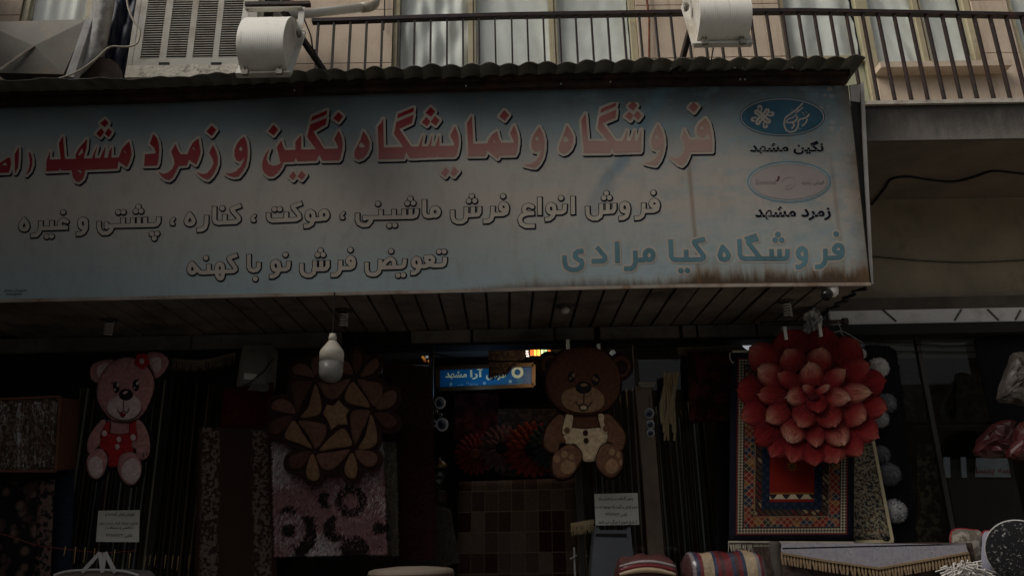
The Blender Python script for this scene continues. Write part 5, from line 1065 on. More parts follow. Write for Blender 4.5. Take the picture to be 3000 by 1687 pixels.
def pompom(u, v, rpx, m):
    c = W(u, v, 5.72); R_ = rpx * c.y * 1.05 / F; mb = MB(); rn = random.Random(u)
    mb.lathe(c - Vector((0, 0, 0)), [(R_ * math.sin(a) * .84, -R_ * math.cos(a) * .84) for a in [.05 + i * .304 for i in range(11)]], 14)
    for i in range(900):
        z = rn.uniform(-1, 1); a = rn.uniform(0, 6.283); q = math.sqrt(1 - z * z); n_ = Vector((q * math.cos(a), q * math.sin(a), z))
        if n_.y > .4: continue
        tn = n_.cross(Vector((rn.uniform(-1, 1), rn.uniform(-1, 1), rn.uniform(-1, 1)))).normalized(); R2 = R_ * rn.uniform(.9, 1.05); b = c + n_ * R_ * .72; mb.add([b + tn * .0055, b - tn * .0055, c + n_ * R2 + tn * rn.uniform(-.012, .012)], [(0, 1, 2)])
    mb.build('pompom', m, PO)
WHT, GRY, LGR = M('wool_white', (.50, .47, .44), .95, .1), M('wool_grey', (.14, .14, .15), .95, .2), M('wool_pale_grey', (.34, .33, .33), .95, .1)
for u, v, q, m in ((2573, 1077, 31, WHT), (2522, 1036, 16, WHT), (2596, 1181, 30, GRY), (2574, 1226, 28, LGR), (2580, 1330, 26, GRY), (2603, 1388, 34, GRY), (2620, 1497, 34, LGR)): pompom(u, v, q, m)
# ---- shaggy rugs
def shag(name, label, c, D, n, ln, fn, mats, seed, group=None):
    rn = random.Random(seed); mb = MB(); grid(mb, c, D, 10, 14, .006, seed); nf = len(mb.f)
    for i in range(len(mb.m)): mb.m[i] = 0
    for k in range(n):
        s_, q = rn.random(), rn.random()
        if rn.random() < .12: q = rn.choice((0, 1.0)) 
        elif rn.random() < .12: s_ = rn.choice((0, 1.0))
        u = (c[0][0] * (1 - s_) + c[1][0] * s_) * (1 - q) + (c[3][0] * (1 - s_) + c[2][0] * s_) * q; v = (c[0][1] * (1 - s_) + c[1][1] * s_) * (1 - q) + (c[3][1] * (1 - s_) + c[2][1] * s_) * q
        p = W(u, v, D - .004); a = rn.uniform(-2.6, -.5); dv = Vector((math.cos(a) * ln * .8, -ln * rn.uniform(.4, .9), math.sin(a) * ln)); tn = Vector((-math.sin(a), rn.uniform(-.4, .4), math.cos(a))) * .0045
        mb.add([p + tn, p - tn, p + dv], [(0, 1, 2)], fn(s_, q, rn))
    mb.uv = None; o = mb.build(name, mats, None); tag(o, label, 'rug', group); return o
SP = [pile('shag_pink', (.30, .165, .17)), pile('shag_white', (.44, .38, .37)), pile('shag_black', (.022, .014, .015)), pile('shag_mauve', (.22, .11, .12))]
RING = [(.70, .60, .075, .125), (.13, .79, .05, .0), (.13, .79, .0, .055)]
def pinkfn(s_, q, rn):
    x, y = s_ * .62, q; f = lambda cx, cy: math.hypot(s_ - cx, (q - cy) * 1.0)
    d1 = f(.70, .53)
    if d1 < .065: return rn.choice((0, 3, 3))
    if d1 < .145: return 2
    d2 = f(.11, .79)
    if d2 < .06: return 2
    if d2 < .16: return rn.choice((0, 3, 1))
    if f(.12, .64) < .075 or (f(.47, .52) < .075 and f(.54, .52) > .06) or (f(.54, .78) < .11 and f(.63, .75) > .09) or f(.72, .97) < .13 or f(.95, .78) < .06 or (.16 < d2 < .27 and s_ > .16 and q > .66): return 2
    if .135 < d1 < .27 and rn.random() < .7: return rn.choice((0, 3))
    z = math.sin(s_ * 7 + q * 5) + math.sin(q * 9 - s_ * 4)
    return 1 if z + rn.uniform(-.9, .9) > .6 else (3 if rn.random() < .4 else 0)
shag('shaggy_rug', 'pink and white shaggy rug with dark ring shaped flowers', [(803, 1290), (1118, 1290), (1130, 1612), (812, 1618)], 5.64, 9000, .032, pinkfn, SP, 2)
def grfn(s_, q, rn):
    d_ = math.hypot((s_ + .4) * .8, (q - .78) * 2.2); return 0 if d_ < .75 else (1 if d_ < .85 else 2)
shag('shaggy_rug.001', 'beige and grey shaggy rug partly hidden behind the pink shaggy rug', [(1085, 1290), (1160, 1295), (1166, 1618), (1085, 1622)], 5.70, 2500, .025, grfn, [pile('shag_beige', (.17, .15, .11)), pile('shag_black', (0, 0, 0)), pile('shag_taupe', (.09, .075, .06))], 4)
shag('shaggy_rug.002', 'long dark burgundy shaggy rug hanging beside the doorway', [(1120, 1062), (1262, 1075), (1278, 1630), (1158, 1632)], 5.76, 5000, .022, lambda a, b, rn: 0 if b > .32 else rn.choice((0, 1, 1)), [pile('shag_burgundy', (.032, .010, .011)), pile('shag_plum', (.055, .025, .026))], 5)
shag('oval_rug', 'brown grey oval shaggy rug leaning at the doorway', [(1268, 1478), (1318, 1490), (1345, 1640), (1268, 1660)], 6.1, 1500, .022, lambda a, b, rn: 0, [pile('shag_taupe', (0, 0, 0))], 6)
RN = patt('runner', (.030, .020, .016), (.075, .056, .045), None, 26, mask=(.47, .53))
def runner_mat():
    g = N('runner_weave'); o = g.xyz(g.coord('UV')); u, v = o[0], o[1]; d = g.math('ABSOLUTE', g.math('SUBTRACT', u, .5)); n = g.noise(g.coord(), 34, 4, .6); e = g.math('ADD', d, g.math('MULTIPLY', g.math('SUBTRACT', g.noise(g.coord(), 9, 3), .5), .12))
    m = g.math('MULTIPLY', g.ramp(e, [(.20, (0, 0, 0)), (.24, (1, 1, 1)), (.41, (1, 1, 1)), (.45, (0, 0, 0))]), g.ramp(n, [(.47, (0, 0, 0)), (.53, (1, 1, 1))])); g.col(g.mix(m, (.040, .022, .016), (.15, .11, .085))); return g.set(.95, 0, .08)
rug('runner_rug', 'long brown runner rug with lacy beige border hanging left of the pinwheel rug', 'rug', [(582, 1250), (800, 1258), (815, 1800), (566, 1800)], 5.85, runner_mat(), .008, seed=8)
rug('dark_rug', 'dark maroon rug hung above the lacy brown runner', 'rug', [(655, 1140), (800, 1120), (800, 1262), (640, 1268)], 5.9, pile('pile_maroon', (0, 0, 0)), .015, seed=9)
rug('dark_rug.001', 'dark red shaggy rug behind the glass left of the tribal rug', 'rug', [(2012, 1030), (2145, 1028), (2140, 1232), (2020, 1240)], 5.95, patt('dull_red', (.030, .008, .008), (.085, .018, .018), None, 12), .02, seed=10)
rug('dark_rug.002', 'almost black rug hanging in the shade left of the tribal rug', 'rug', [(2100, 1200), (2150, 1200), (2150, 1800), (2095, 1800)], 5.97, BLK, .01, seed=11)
# ---- left: packed carpet, black Persian rug, navy mat
CP = thing('packed_carpet', 'thick folded carpet wrapped in clear plastic, in an orange brown edging', 'carpet', W(100, 1380, 5.5)); CPM = patt('persian_brown', (.045, .026, .017), (.15, .11, .075), (.08, .03, .02), 38, mask=(.5, .56))
mb = MB(); q = [(-160, 1178), (176, 1163), (163, 1378), (-160, 1376)]; grid(mb, q, 5.45, 12, 8, .006, 1); mb.build('carpet_face', CPM, CP, smooth=True)
mb = MB(); q2 = [(176, 1163), (236, 1172), (222, 1372), (163, 1378)]; mb.add([W(*q2[0], 5.45), W(*q2[1], 5.75), W(*q2[2], 5.75), W(*q2[3], 5.45)], [(0, 1, 2, 3)]); mb.build('edging', M('orange_edge', (.105, .042, .022), .8, .2, 5), CP)
mb = MB()
for a, b in (((-160, 1176), (177, 1161)), ((177, 1161), (164, 1380)), ((164, 1380), (-160, 1378))): mb.bar(W(*a, 5.445), W(*b, 5.445), .014, .014)
mb.build('binding', M('orange_edge', (0, 0, 0)), CP)
def wrap_mat():
    g = N('clear_wrap'); tr = g.n('BsdfTransparent'); gl = g.n('BsdfGlossy'); gl.inputs['Roughness'].default_value = .18; mx = g.n('MixShader'); co = g.coord(); n = g.noise(g.coord(scale=(1, 1, .35)), 9, 5, .6)
    b = g.n('Bump', Strength=1.0, Distance=.05); g.l(n, b.inputs['Height']); g.l(b.outputs[0], gl.inputs['Normal']); mx.inputs[0].default_value = .10; g.l(tr.outputs[0], mx.inputs[1]); g.l(gl.outputs[0], mx.inputs[2]); g.l(mx.outputs[0], g.t.nodes['Material Output'].inputs[0]); return g.m
WRAP = wrap_mat(); mb = MB(); grid(mb, [(-150, 1190), (168, 1174), (156, 1368), (-150, 1366)], 5.435, 20, 14, .008, 4); mb.uv = None; mb.build('plastic_wrap', WRAP, CP, smooth=True)
BP = thing('persian_rug.001', 'black Persian rug with round rosettes and a reddish border at the lower left', 'rug', W(60, 1800, 5.6))
rug('rug_body', '', '', [(-180, 1415), (112, 1408), (98, 1900), (-200, 1900)], 5.6, patt('rosettes', (.135, .085, .07), (.014, .011, .012), (.07, .04, .035), 11, kind='voronoi', mask=(.22, .42)), .004, .012, BP, seed=12)
rug('border', '', '', [(112, 1405), (160, 1404), (138, 1900), (98, 1900)], 5.595, patt('rosette_border', (.02, .016, .018), (.16, .095, .08), None, 30, mask=(.46, .52)), .003, .012, BP, seed=13, res=(4, 24))
rug('navy_mat', 'plain navy mat hanging beside the black Persian rug', 'rug', [(160, 1392), (218, 1390), (200, 1900), (138, 1900)], 5.68, pile('pile_navy', (.016, .022, .034)), .01, seed=14, res=(6, 20))
# ---- standing rolls
def roll_mat(name, base, edge):
    g = N(name); o = g.xyz(g.coord('Object')); ang = g.math('ARCTAN2', o[1], o[0]); s_ = g.math('SINE', g.math('MULTIPLY', ang, 5.0)); ob = g.n('ObjectInfo'); k = g.ramp(s_, [(.0, base), (.62, base), (.8, edge)])
    g.col(g.mix(g.math('MULTIPLY', ob.outputs['Random'], .55), k, (.012, .01, .01))); return g.set(.9, 0, .08)
RMS = [roll_mat('roll_a', (.07, .06, .05), (.42, .40, .34)), roll_mat('roll_b', (.06, .024, .02), (.30, .25, .2)), roll_mat('roll_c', (.05, .055, .055), (.40, .42, .39)), roll_mat('roll_d', (.03, .023, .02), (.18, .13, .085))]
def rolls(px, D, ztop, label, group, seed, ms):
    rn = random.Random(seed); protos = []
    for i, u in enumerate(px):
        p = W(u, 1450, D + rn.uniform(-.04, .06)); rr = rn.uniform(.034, .048)
        if len(protos) < len(ms):
            o = MB().lathe((0, 0, 0), [(.004, .99), (.5, 1.0), (1, 1.0), (1, 0), (.004, 0)][::-1], 14).build('carpet_roll', ms[len(protos)], smooth=True); protos.append(o)
        else: o = protos[i % len(protos)].copy(); COL.objects.link(o)
        o.location = (p.x, p.y, .1); o.scale = (rr, rr, ztop + rn.uniform(-.12, .1) - .1); o.rotation_euler = (rn.uniform(-.012, .012), rn.uniform(-.015, .015), rn.uniform(0, 6)); tag(o, label, 'carpet roll', group)
zt_ = W(330, 1165, 6.5).z
rolls([212 + 19.5 * i for i in range(13)], 6.35, zt_, 'narrow carpet roll standing on end behind the pink bear rug', 'carpet rolls behind the pink bear', 1, [RMS[0], RMS[2], RMS[1]])
rolls([462 + 21 * i for i in range(6)], 6.45, zt_ + .1, 'dark carpet roll standing in the shade beside the lacy brown runner', 'dark carpet rolls left of the runner', 2, [RMS[3]])
rolls([1700 + 20 * i for i in range(9)], 6.40, W(1750, 1160, 6.5).z, 'narrow carpet roll standing on end behind the brown bear rug', 'carpet rolls behind the brown bear', 3, [RMS[0], RMS[3], RMS[1]])
rolls([1925 + 24 * i for i in range(7)], 6.7, W(1750, 1200, 6.5).z, 'dark carpet roll standing behind the braided tassels', 'carpet rolls right of the tassels', 4, [RMS[3], RMS[2]])
# ---- meter box, valances, notes
MX = thing('meter_box', 'grey electricity meter box with a clear front above the maroon rug', 'meter box', W(748, 1140, 5.95))
mb = MB(); flat(mb, cr([(712, 1016), (740, 1010), (785, 1010), (801, 1018), (797, 1080), (788, 1142), (740, 1143), (696, 1140), (700, 1080)], 3), 5.90, .12); mb.build('case', M('meter_grey', (.16, .15, .13), .5, .15, 6, dirt=(.07, .06, .05)), MX)
mb = MB(); flat(mb, [(712, 1030), (786, 1030), (778, 1125), (704, 1122)], 5.892, .006); mb.build('clear_cover', M('meter_cover', (.20, .19, .17), .12, .1, 6, spec=.6), MX)
mb = MB(); flat(mb, [(716, 1092), (752, 1096), (750, 1112), (714, 1110)], 5.886, .004); mb.build('meter_plate', WHITEP, MX)
mb = MB(); mb.tube([W(u, v, 5.87) for u, v in ((690, 1148), (735, 1118), (775, 1085), (800, 1050))], .005, 6); mb.build('cord', DARK, MX)
VL = MB(); fringe(VL, (492, 1050), (690, 1036), 5.94, 120, .085, .003, sag=12); VL.tube([W(u, v, 5.94) for u, v in cr([(490, 1048), (540, 1056), (600, 1056), (690, 1034)], 4, False)], .012, 6)
tag(VL.build('fringed_valance', M('fringe_old', (.16, .13, .09), .95, .3)), 'old beige fringed valance between the pink bear and the meter box', 'valance')
VL = MB(); fringe(VL, (1985, 1022), (2165, 1016), 5.99, 120, .06, .003, sag=2); VL.tube([W(1985, 1020, 5.99), W(2165, 1014, 5.99)], .010, 6); tag(VL.build('fringed_valance', M('fringe_old', (0, 0, 0))), 'dull fringed valance left of the bright lamp, above the dark red rug', 'valance')
PAPER, PINKI = M('paper', (.74, .72, .63), .85, .05, 6), M('print_ink', (.05, .05, .055), .8)
def note(lab, c, D, lines):
    r = thing('paper_notice', lab, 'notice', W(*c[3], D)); mb = MB(); flat(mb, c, D, .003); mb.build('sheet', PAPER, r); mb = MB()
    for s_, b in lines: text_mesh(mb, s_, b, lambda u, v: W(u, v, D - .003), 0, .012)
    mb.build('print', PINKI, r)
note('white paper notice with Persian print below the pink bear rug', [(288, 1495), (409, 1493), (407, 1587), (281, 1586)], 5.98, [('تعویض فرش کهنه با نو', (308, 1500, 395, 1512)), ('بهترین خریدار فرش دست دوم', (293, 1526, 404, 1539)), ('( ماشینی و دستبافت )', (308, 1538, 391, 1550)), ('تلفن ۳۳۱۸۷۱۲۳', (310, 1562, 388, 1574))])
note('white paper notice with Persian print below the brown bear rug', [(1741, 1446), (1868, 1443), (1873, 1536), (1745, 1538)], 5.98, [('پتوی گلبافت و رو فرش یزد', (1753, 1453, 1854, 1466)), ('ترمز فرش و گیره پله موجود است', (1744, 1477, 1867, 1491)), ('تلفن ۳۳۱۸۹۱۲۳', (1774, 1501, 1838, 1513)), ('( طبخ شوی ) بزرگی می شود', (1752, 1522, 1866, 1536))])
# ---- string with tassels, carrier bag
SG = thing('tassel_string', 'red string with gold tassels strung in front of the carpet rolls', 'string', W(200, 1590, 5.3))
MB().tube([W(u, v, 5.35) for u, v in cr([(-60, 1545), (0, 1562), (60, 1580), (110, 1597), (190, 1607), (260, 1615), (330, 1617), (400, 1612)], 4, False)], .003, 6).build('cord', M('red_cord', (.16, .04, .025), .8), SG)
GOLD = M('gold_thread', (.34, .24, .10), .6)
for u, v, l in ((192, 1600, 26), (222, 1601, 48), (250, 1602, 46), (278, 1605, 44), (337, 1608, 44), (382, 1618, 46)): MB().tube([W(u, v, 5.34), W(u - 5, v + l, 5.34)], [.004, .0025], 6).build('tassel', GOLD, SG)
TS = thing('gold_tassels', 'row of thin gold tassels hanging over the dark carpet rolls', 'tassels', W(490, 1640, 5.9))
for u in (428, 441, 456, 486, 507, 523, 556): MB().tube([W(u, 1622 + (u % 5) * 2, 5.9), W(u - 5, 1655 + (u % 7) * 3, 5.9)], [.004, .002], 6).build('tassel', GOLD, TS)
BG = thing('carrier_bag', 'pale carrier bag with two white strap handles at the lower left', 'bag', W(280, 1700, 5.05)); BGM = M('bag_white', (.50, .47, .44), .5, .1, 4)
mb = MB(); flat(mb, cr([(160, 1683), (200, 1672), (280, 1670), (360, 1672), (405, 1684), (415, 1760), (150, 1760)], 3), 5.05, .22); mb.build('bag_body', M('bag_plastic', (.20, .17, .155), .3, .25, 5, spec=.5), BG)
for a, m_, b in (((240, 1675), (293, 1618), (300, 1676)), ((300, 1676), (308, 1617), (338, 1676))): MB().bar(W(*a, 5.03), W(*m_, 5.03), .022, .006, up=(0, 1, 0)).bar(W(*m_, 5.028), W(*b, 5.028), .022, .006, up=(0, 1, 0)).build('handle', BGM, BG)
mb = MB(); mb.tube([W(u, v, 5.04) for u, v in cr([(158, 1684), (200, 1672), (280, 1668), (360, 1672), (406, 1685)], 4, False)], .008, 6); mb.build('bag_rim', BGM, BG)
# ---- inside the doorway
BS = thing('lit_sign', 'blue backlit carpet brand sign with cream Persian lettering hanging inside the doorway', 'sign', W(1420, 1140, 7.2)); D = 7.2
mb = MB(); flat(mb, [(1284, 1080), (1563, 1069), (1563, 1130), (1284, 1141)], D, .02); mb.build('light_panel', None, BS) if False else None
g = N('blue_panel'); o_ = g.xyz(g.coord('UV')); vv_ = g.math('ABSOLUTE', g.math('SUBTRACT', o_[0], .5)); c_ = g.ramp(vv_, [(.1, (.004, .10, .27)), (.5, (.002, .035, .12))]); g.l(c_, g.b.inputs['Emission Color']); g.b.inputs['Emission Strength'].default_value = EMS * 1.5; g.col((.01, .08, .2)); BLUEP = g.set(.4)
mb = MB(); grid(mb, [(1284, 1080), (1563, 1069), (1563, 1130), (1284, 1141)], D, 12, 4, 0); mb.build('light_panel', BLUEP, BS)
mb = MB(); fr = [(1284, 1080), (1563, 1069), (1563, 1130), (1284, 1141)]
for a, b in zip(fr, fr[1:] + fr[:1]): mb.bar(W(*a, D), W(*b, D), .035, .06, up=(0, 1, 0))
mb.build('frame', M('gold_frame', (.10, .06, .03), .4, .2, 6, metal=.3), BS)
CE = EM('lit_cream', (.62, .68, .46), EMS * 1.0); CE2 = EM('lit_pale_blue', (.20, .42, .55), EMS * .45); fn = lambda u, v: W(u, v, D - .006)
mb = MB(); text_mesh(mb, 'مشهد', (1305, 1087, 1368, 1111), fn, 0, .03); text_mesh(mb, 'آرا', (1377, 1080, 1415, 1111), fn, 0, .03); text_mesh(mb, 'فرش', (1424, 1082, 1482, 1113), fn, 0, .03)
for k in range(18):
    a = k * .349; mb.bar(fn(1516 + 9 * math.cos(a), 1090 + 9 * math.sin(a)), fn(1516 + 17 * math.cos(a), 1090 + 17 * math.sin(a)), .012, .002, up=(0, 1, 0))
mb.tube([fn(1516 + 16.5 * math.cos(k * .2618), 1090 + 16.5 * math.sin(k * .2618)) for k in range(25)], .004, 4)
mb.build('lettering', CE, BS)
mb = MB(); text_mesh(mb, 'darlon', (1374, 1121, 1401, 1128), fn, 0, .01, latin=True)
for u, v, q in ((1321, 1124, 4.5), (1495, 1117, 5), (1419, 1122, 4.5)): flat(mb, ell(u, v, q, q, 12), D - .005, .002)
mb.tube([fn(*p) for p in ((1516, 1112), (1528, 1111), (1530, 1122), (1518, 1123), (1516, 1112), (1523, 1118), (1530, 1114))], .003, 4); mb.tube([fn(*p) for p in ell(1369, 1121, 3, 3, 10) + [(1372, 1121)]], .0025, 4); mb.box(fn(1318, 1130).x, fn(1322, 1130).x, D - .008, D - .005, fn(1318, 1134).z, fn(1318, 1122).z)
for a, b, y in ((1340, 1358, 1127), (1336, 1362, 1133), (1368, 1402, 1131), (1410, 1436, 1132), (1446, 1478, 1129), (1487, 1505, 1126), (1512, 1535, 1125)): mb.box(fn(a, y).x, fn(b, y).x, D - .007, D - .005, fn(a, y).z - .003, fn(a, y).z + .003)
mb.build('small_print', CE2, BS)
DC = MB(); pts = [(1430, 1010), (1540, 1006), (1536, 1040), (1518, 1056), (1498, 1072), (1488, 1086), (1466, 1096), (1432, 1104)]; flat(DC, pts, 6.9, .02)
edge = [(1432, 1102), (1466, 1094), (1488, 1084), (1498, 1070), (1518, 1054), (1536, 1040)]
for i in range(90):
    q = i / 89 * 4.99; k = int(q); u = edge[k][0] + (edge[k + 1][0] - edge[k][0]) * (q - k); v = edge[k][1] + (edge[k + 1][1] - edge[k][1]) * (q - k); p = W(u, v, 6.895); DC.tube([p, p + Vector((random.uniform(-.01, .01), -.01, -random.uniform(.025, .05)))], [.004, .002], 4)
tag(DC.build('fringed_carpet', patt('dusky_carpet', (.022, .016, .014), (.05, .034, .028), None, 20)), 'dark fringed carpet corner drooping across the blue lit sign', 'carpet')
def chand(lab, cells, D, q=(.02, .012)):
    r = thing('glass_lamp', lab, 'lamp', W(*cells[0][0], D)); mb = MB(); xs_ = [c[0][0] for c in cells]; ys_ = [c[0][1] for c in cells]
    mb.tube([W((min(xs_) + max(xs_)) / 2, min(ys_) - 3, D + .02), W((min(xs_) + max(xs_)) / 2, min(ys_) - 40, D + .02)], .006, 6); mb.build('stem', DARK, r)
    for (u, v), col_, e in cells:
        p = W(u, v, D); MB().box(p.x - q[0], p.x + q[0], p.y - .01, p.y + .01, p.z - q[1], p.z + q[1]).build('crystal', EM('lit_%02x%02x%02x' % tuple(int(x * 255) for x in col_) + '_%d' % int(e * 10), col_, EMS * e * 1.7), r)
OR, GR, WH, RE = (1, .42, .08), (.35, .62, .42), (.8, .85, 1), (.55, .14, .04)
cells = [((1544, 1029), WH, .9), ((1544, 1036), WH, .7), ((1546, 1043), WH, 1.1)] + [((1557 + 10.5 * i, 1027 + 6.2 * j), [(RE, .5), (OR, 1.0), (OR, .6), (GR, .5), (GR, .7), (RE, .35)][i][0], [(RE, .5), (OR, 1.3), (OR, .6), (GR, .5), (GR, .7), (RE, .35)][i][1] * (1, .8, .5)[j]) for i in range(6) for j in range(3)]
chand('lit glass lamp glowing orange and green above the blue sign', cells, 6.8, (.012, .006))
def glow(at, e, c):                            # the light those lit lamps give
    l = bpy.data.lights.new('lamp_light', 'POINT'); l.energy = e; l.color = c; l.shadow_soft_size = .08; o = bpy.data.objects.new('lamp_light', l); COL.objects.link(o); o.location = at
glow(W(1580, 1040, 6.7), 4.0, (1, .72, .42)); glow(W(1420, 1150, 7.0), 1.2, (.35, .6, 1)); glow(W(2198, 1018, 6.4), 1.0, (.9, .95, 1))
chand('lit glass lamp glowing orange at the left edge of the doorway', [((1239, 1046), OR, 1.1), ((1243, 1051), OR, .9), ((1251, 1045), WH, .9), ((1245, 1057), RE, .6), ((1257, 1057), OR, .8), ((1260, 1062), RE, .6)], 6.8, (.011, .008))
WL = MB(); dome(WL, cr([(2175, 1009), (2200, 1006), (2223, 1010), (2216, 1020), (2198, 1027), (2182, 1020)], 3), 6.3, .03); tag(WL.build('white_lamp', EM('lit_white', (.85, .92, 1.0), EMS * 2.2)), 'small bright white lamp left of the red flower rug', 'lamp')
WL = MB(); dome(WL, ell(1795, 1036, 9, 11), 6.9, .02); tag(WL.build('round_lamp', EM('lit_dim', (.5, .56, .6), EMS * .5)), 'small dim round lamp at the right ear of the brown bear rug', 'lamp')
# amulets
def amulet(lab, top, items, D):
    r = thing('eye_amulet', lab, 'amulet', W(*items[-1][0], D)); MB().tube([W(*top, D), W(*items[-1][0], D)], .003, 6).build('cord', DARK, r)
    for (u, v), q in items:
        mb = MB(); dome(mb, ell(u, v, q, q * 1.08), D - .004, .012); mb.build('white_ring', M('bead_white', (.36, .37, .38), .25, .05, spec=.5), r, smooth=True); mb = MB(); dome(mb, ell(u, v, q * .68, q * .74), D - .017, .005); mb.build('blue_bead', M('bead_blue', (.02, .035, .075), .2, .1, spec=.5), r, smooth=True); mb = MB(); dome(mb, ell(u, v, q * .3, q * .32), D - .023, .003); mb.build('pupil', M('black_gloss', (0, 0, 0)), r)
amulet('string of blue and white eye amulets at the left side of the doorway', (1280, 1145), [((1289, 1180), 17), ((1278, 1205), 5), ((1291, 1214), 5), ((1295, 1243), 19), ((1272, 1240), 9)], 6.2)
amulet('string of blue eye amulets on the post right of the brown bear rug', (1902, 1160), [((1902, 1210), 15), ((1905, 1243), 13), ((1906, 1268), 12)], 6.0)
WP = thing('wooden_post', 'dull wooden door post right of the brown bear rug', 'post', W(1895, 1687, 6.03)); MB().box(W(1874, 1300, 6.03).x, W(1919, 1300, 6.03).x, 6.0, 6.045, 0, W(1895, 1130, 6.03).z).build('post', M('post_wood', (.16, .12, .085), .8, .3, 5), WP); mb = MB(); flat(mb, [(1872, 1118), (1922, 1118), (1915, 1134), (1878, 1134)], 5.98, .06); mb.build('post_cap', M('cap_pale', (.28, .25, .2), .7), WP)
BR = thing('braided_tassels', 'bunch of pale braided tassels hanging beside the door post', 'tassels', W(1955, 1290, 5.95))
for i in range(9):
    u0 = 1945 + i * 4.6; mb = MB(); mb.tube([W(u0 + 4 * math.sin(k * .9 + i) - 9 * k / 8, 1090 + k * (19 + i % 3 * 3), 5.93 + .01 * (i % 3)) for k in range(9)], [.008 + .0025 * (k % 2) for k in range(9)], 6); mb.build('braid', M('straw', (.30, .23, .13), .9, .2), BR)
def gerbera(lab, cx, cy, R_, D, m, hm, seed):
    r = thing('flower_cushion', lab, 'cushion', W(cx, cy + R_, D), 'flower cushions in the doorway'); rn = random.Random(seed)
    for ring, (ra, n) in enumerate(((1.0, 21), (.80, 17), (.58, 13))):
        mb = MB()
        for k in range(n):
            a = k * 6.283 / n + ring * .2; o = []
            for s_, wv in ((.2, .3), (.55, 1), (.85, .95), (1, .35), (1, -.35), (.85, -.95), (.55, -1), (.2, -.3)): o.append((cx + R_ * ra * (math.cos(a) * s_ - math.sin(a) * wv * .12), cy + R_ * ra * (math.sin(a) * s_ + math.cos(a) * wv * .12)))
            dome(mb, o, D - ring * .022 - .008 * (k % 2), .010, 0, ((1, 0), (.8, .7), (.4, 1)))
        mb.build('petals', m, r, smooth=True)
    mb = MB(); dome(mb, ell(cx, cy, R_ * .26, R_ * .26), D - .09, .03); mb.build('flower_heart', hm, r, smooth=True)
MR, MPU, MOR, MGN = [M(n_, c_, .8, .3, 12) for n_, c_ in (('felt_red', (.14, .014, .012)), ('felt_purple', (.11, .05, .055)), ('felt_orange', (.17, .022, .010)), ('felt_green', (.026, .036, .031)))]
gerbera('small dark red flower cushion at the left of the row', 1392, 1330, 62, 6.95, MR, M('felt_brown', (.10, .03, .015), .9), 1); gerbera('dusky purple flower cushion overlapping the orange one', 1470, 1312, 70, 6.85, MPU, DKB, 2); gerbera('orange red flower cushion in the middle of the row', 1558, 1316, 84, 6.75, MOR, DKB, 3); gerbera('very dark green flower cushion beside the brown bear rug', 1612, 1305, 70, 6.65, MGN, DKB, 4)
def patch_mat():
    g = N('patchwork'); br = g.n('TexBrick', Scale=1.0); br.offset = 0; br.inputs['Brick Width'].default_value = 1; br.inputs['Row Height'].default_value = 1; br.inputs['Mortar Size'].default_value = .03; br.inputs['Color1'].default_value = (.19, .145, .11, 1); br.inputs['Color2'].default_value = (.05, .014, .012, 1); br.inputs['Mortar'].default_value = (.22, .16, .11, 1); br.inputs['Bias'].default_value = .0
    g.l(g.coord('UV', (9, 6.5, 1)), br.inputs['Vector']); n = g.noise(g.coord(), 60, 3); g.col(g.mix(.5, br.outputs['Color'], g.ramp(n, [(.3, (.4, .4, .4)), (.7, (1, 1, 1))]), 'MULTIPLY')); return g.set(.95, 0, .08)
rug('patchwork_rug', 'brown patchwork rug of dark red and beige squares in the doorway', 'rug', [(1345, 1410), (1690, 1400), (1705, 1800), (1335, 1800)], 7.1, patch_mat(), .006, seed=20)
rug('cream_topped_rug', 'dark rug with a pale top edge hanging behind the flower cushions', 'rug', [(1458, 1198), (1640, 1196), (1640, 1400), (1458, 1400)], 7.4, patt('dusky_carpet', (0, 0, 0), (0, 0, 0)), .01, seed=21)
rug('wine_rug', 'wine red rug hanging at the back below the blue lit sign', 'rug', [(1330, 1150), (1462, 1150), (1462, 1290), (1330, 1290)], 7.6, patt('wine', (.045, .010, .010), (.10, .02, .018), None, 9), .01, seed=22)
LA = thing('glass_lantern', 'dim glass jar lantern standing left of the flower cushions', 'lantern', W(1285, 1440, 6.5)); MB().lathe(W(1287, 1400, 6.5), [(.06, -.12), (.075, 0), (.07, .06), (.04, .1), (.015, .11)], 20).build('glass_jar', GLASS, LA, smooth=True); MB().lathe(W(1287, 1372, 6.5), [(.072, 0), (.078, .012), (.05, .05), (.012, .07), (.01, .09)], 20).build('lid', M('brass', (.12, .08, .04), .4, .2, metal=.7), LA, smooth=True); MB().lathe(W(1287, 1440, 6.5), [(.06, -.08), (.06, .0), (.05, .01)], 16).build('base', DKSTEEL, LA); MB().box(W(1268, 1450, 6.5).x, W(1306, 1450, 6.5).x, 6.45, 6.6, .06, W(1287, 1440, 6.5).z - .08).build('pedestal', DARK, LA)
CU = thing('round_pouffe', 'low round pouffe with a pale top at the bottom edge, left of the doorway', 'pouffe', W(1200, 1700, 5.3)); p = W(1205, 1672, 5.3)
MB().lathe(p, [(.27, -.30), (.275, -.012), (.27, .006), (.24, .016), (.1, .028), (.004, .03)], 40).build('seat', M('pouffe_top', (.30, .24, .18), .85, .15, 6), CU, smooth=True); MB().lathe(p, [(.276, -.03), (.279, -.02), (.276, -.012)], 40).build('piping', M('pouffe_pipe', (.12, .07, .05), .8), CU); MB().lathe((p.x, p.y, 0), [(.05, 0), (.05, p.z - .3)], 12).build('stand', DARK, CU)
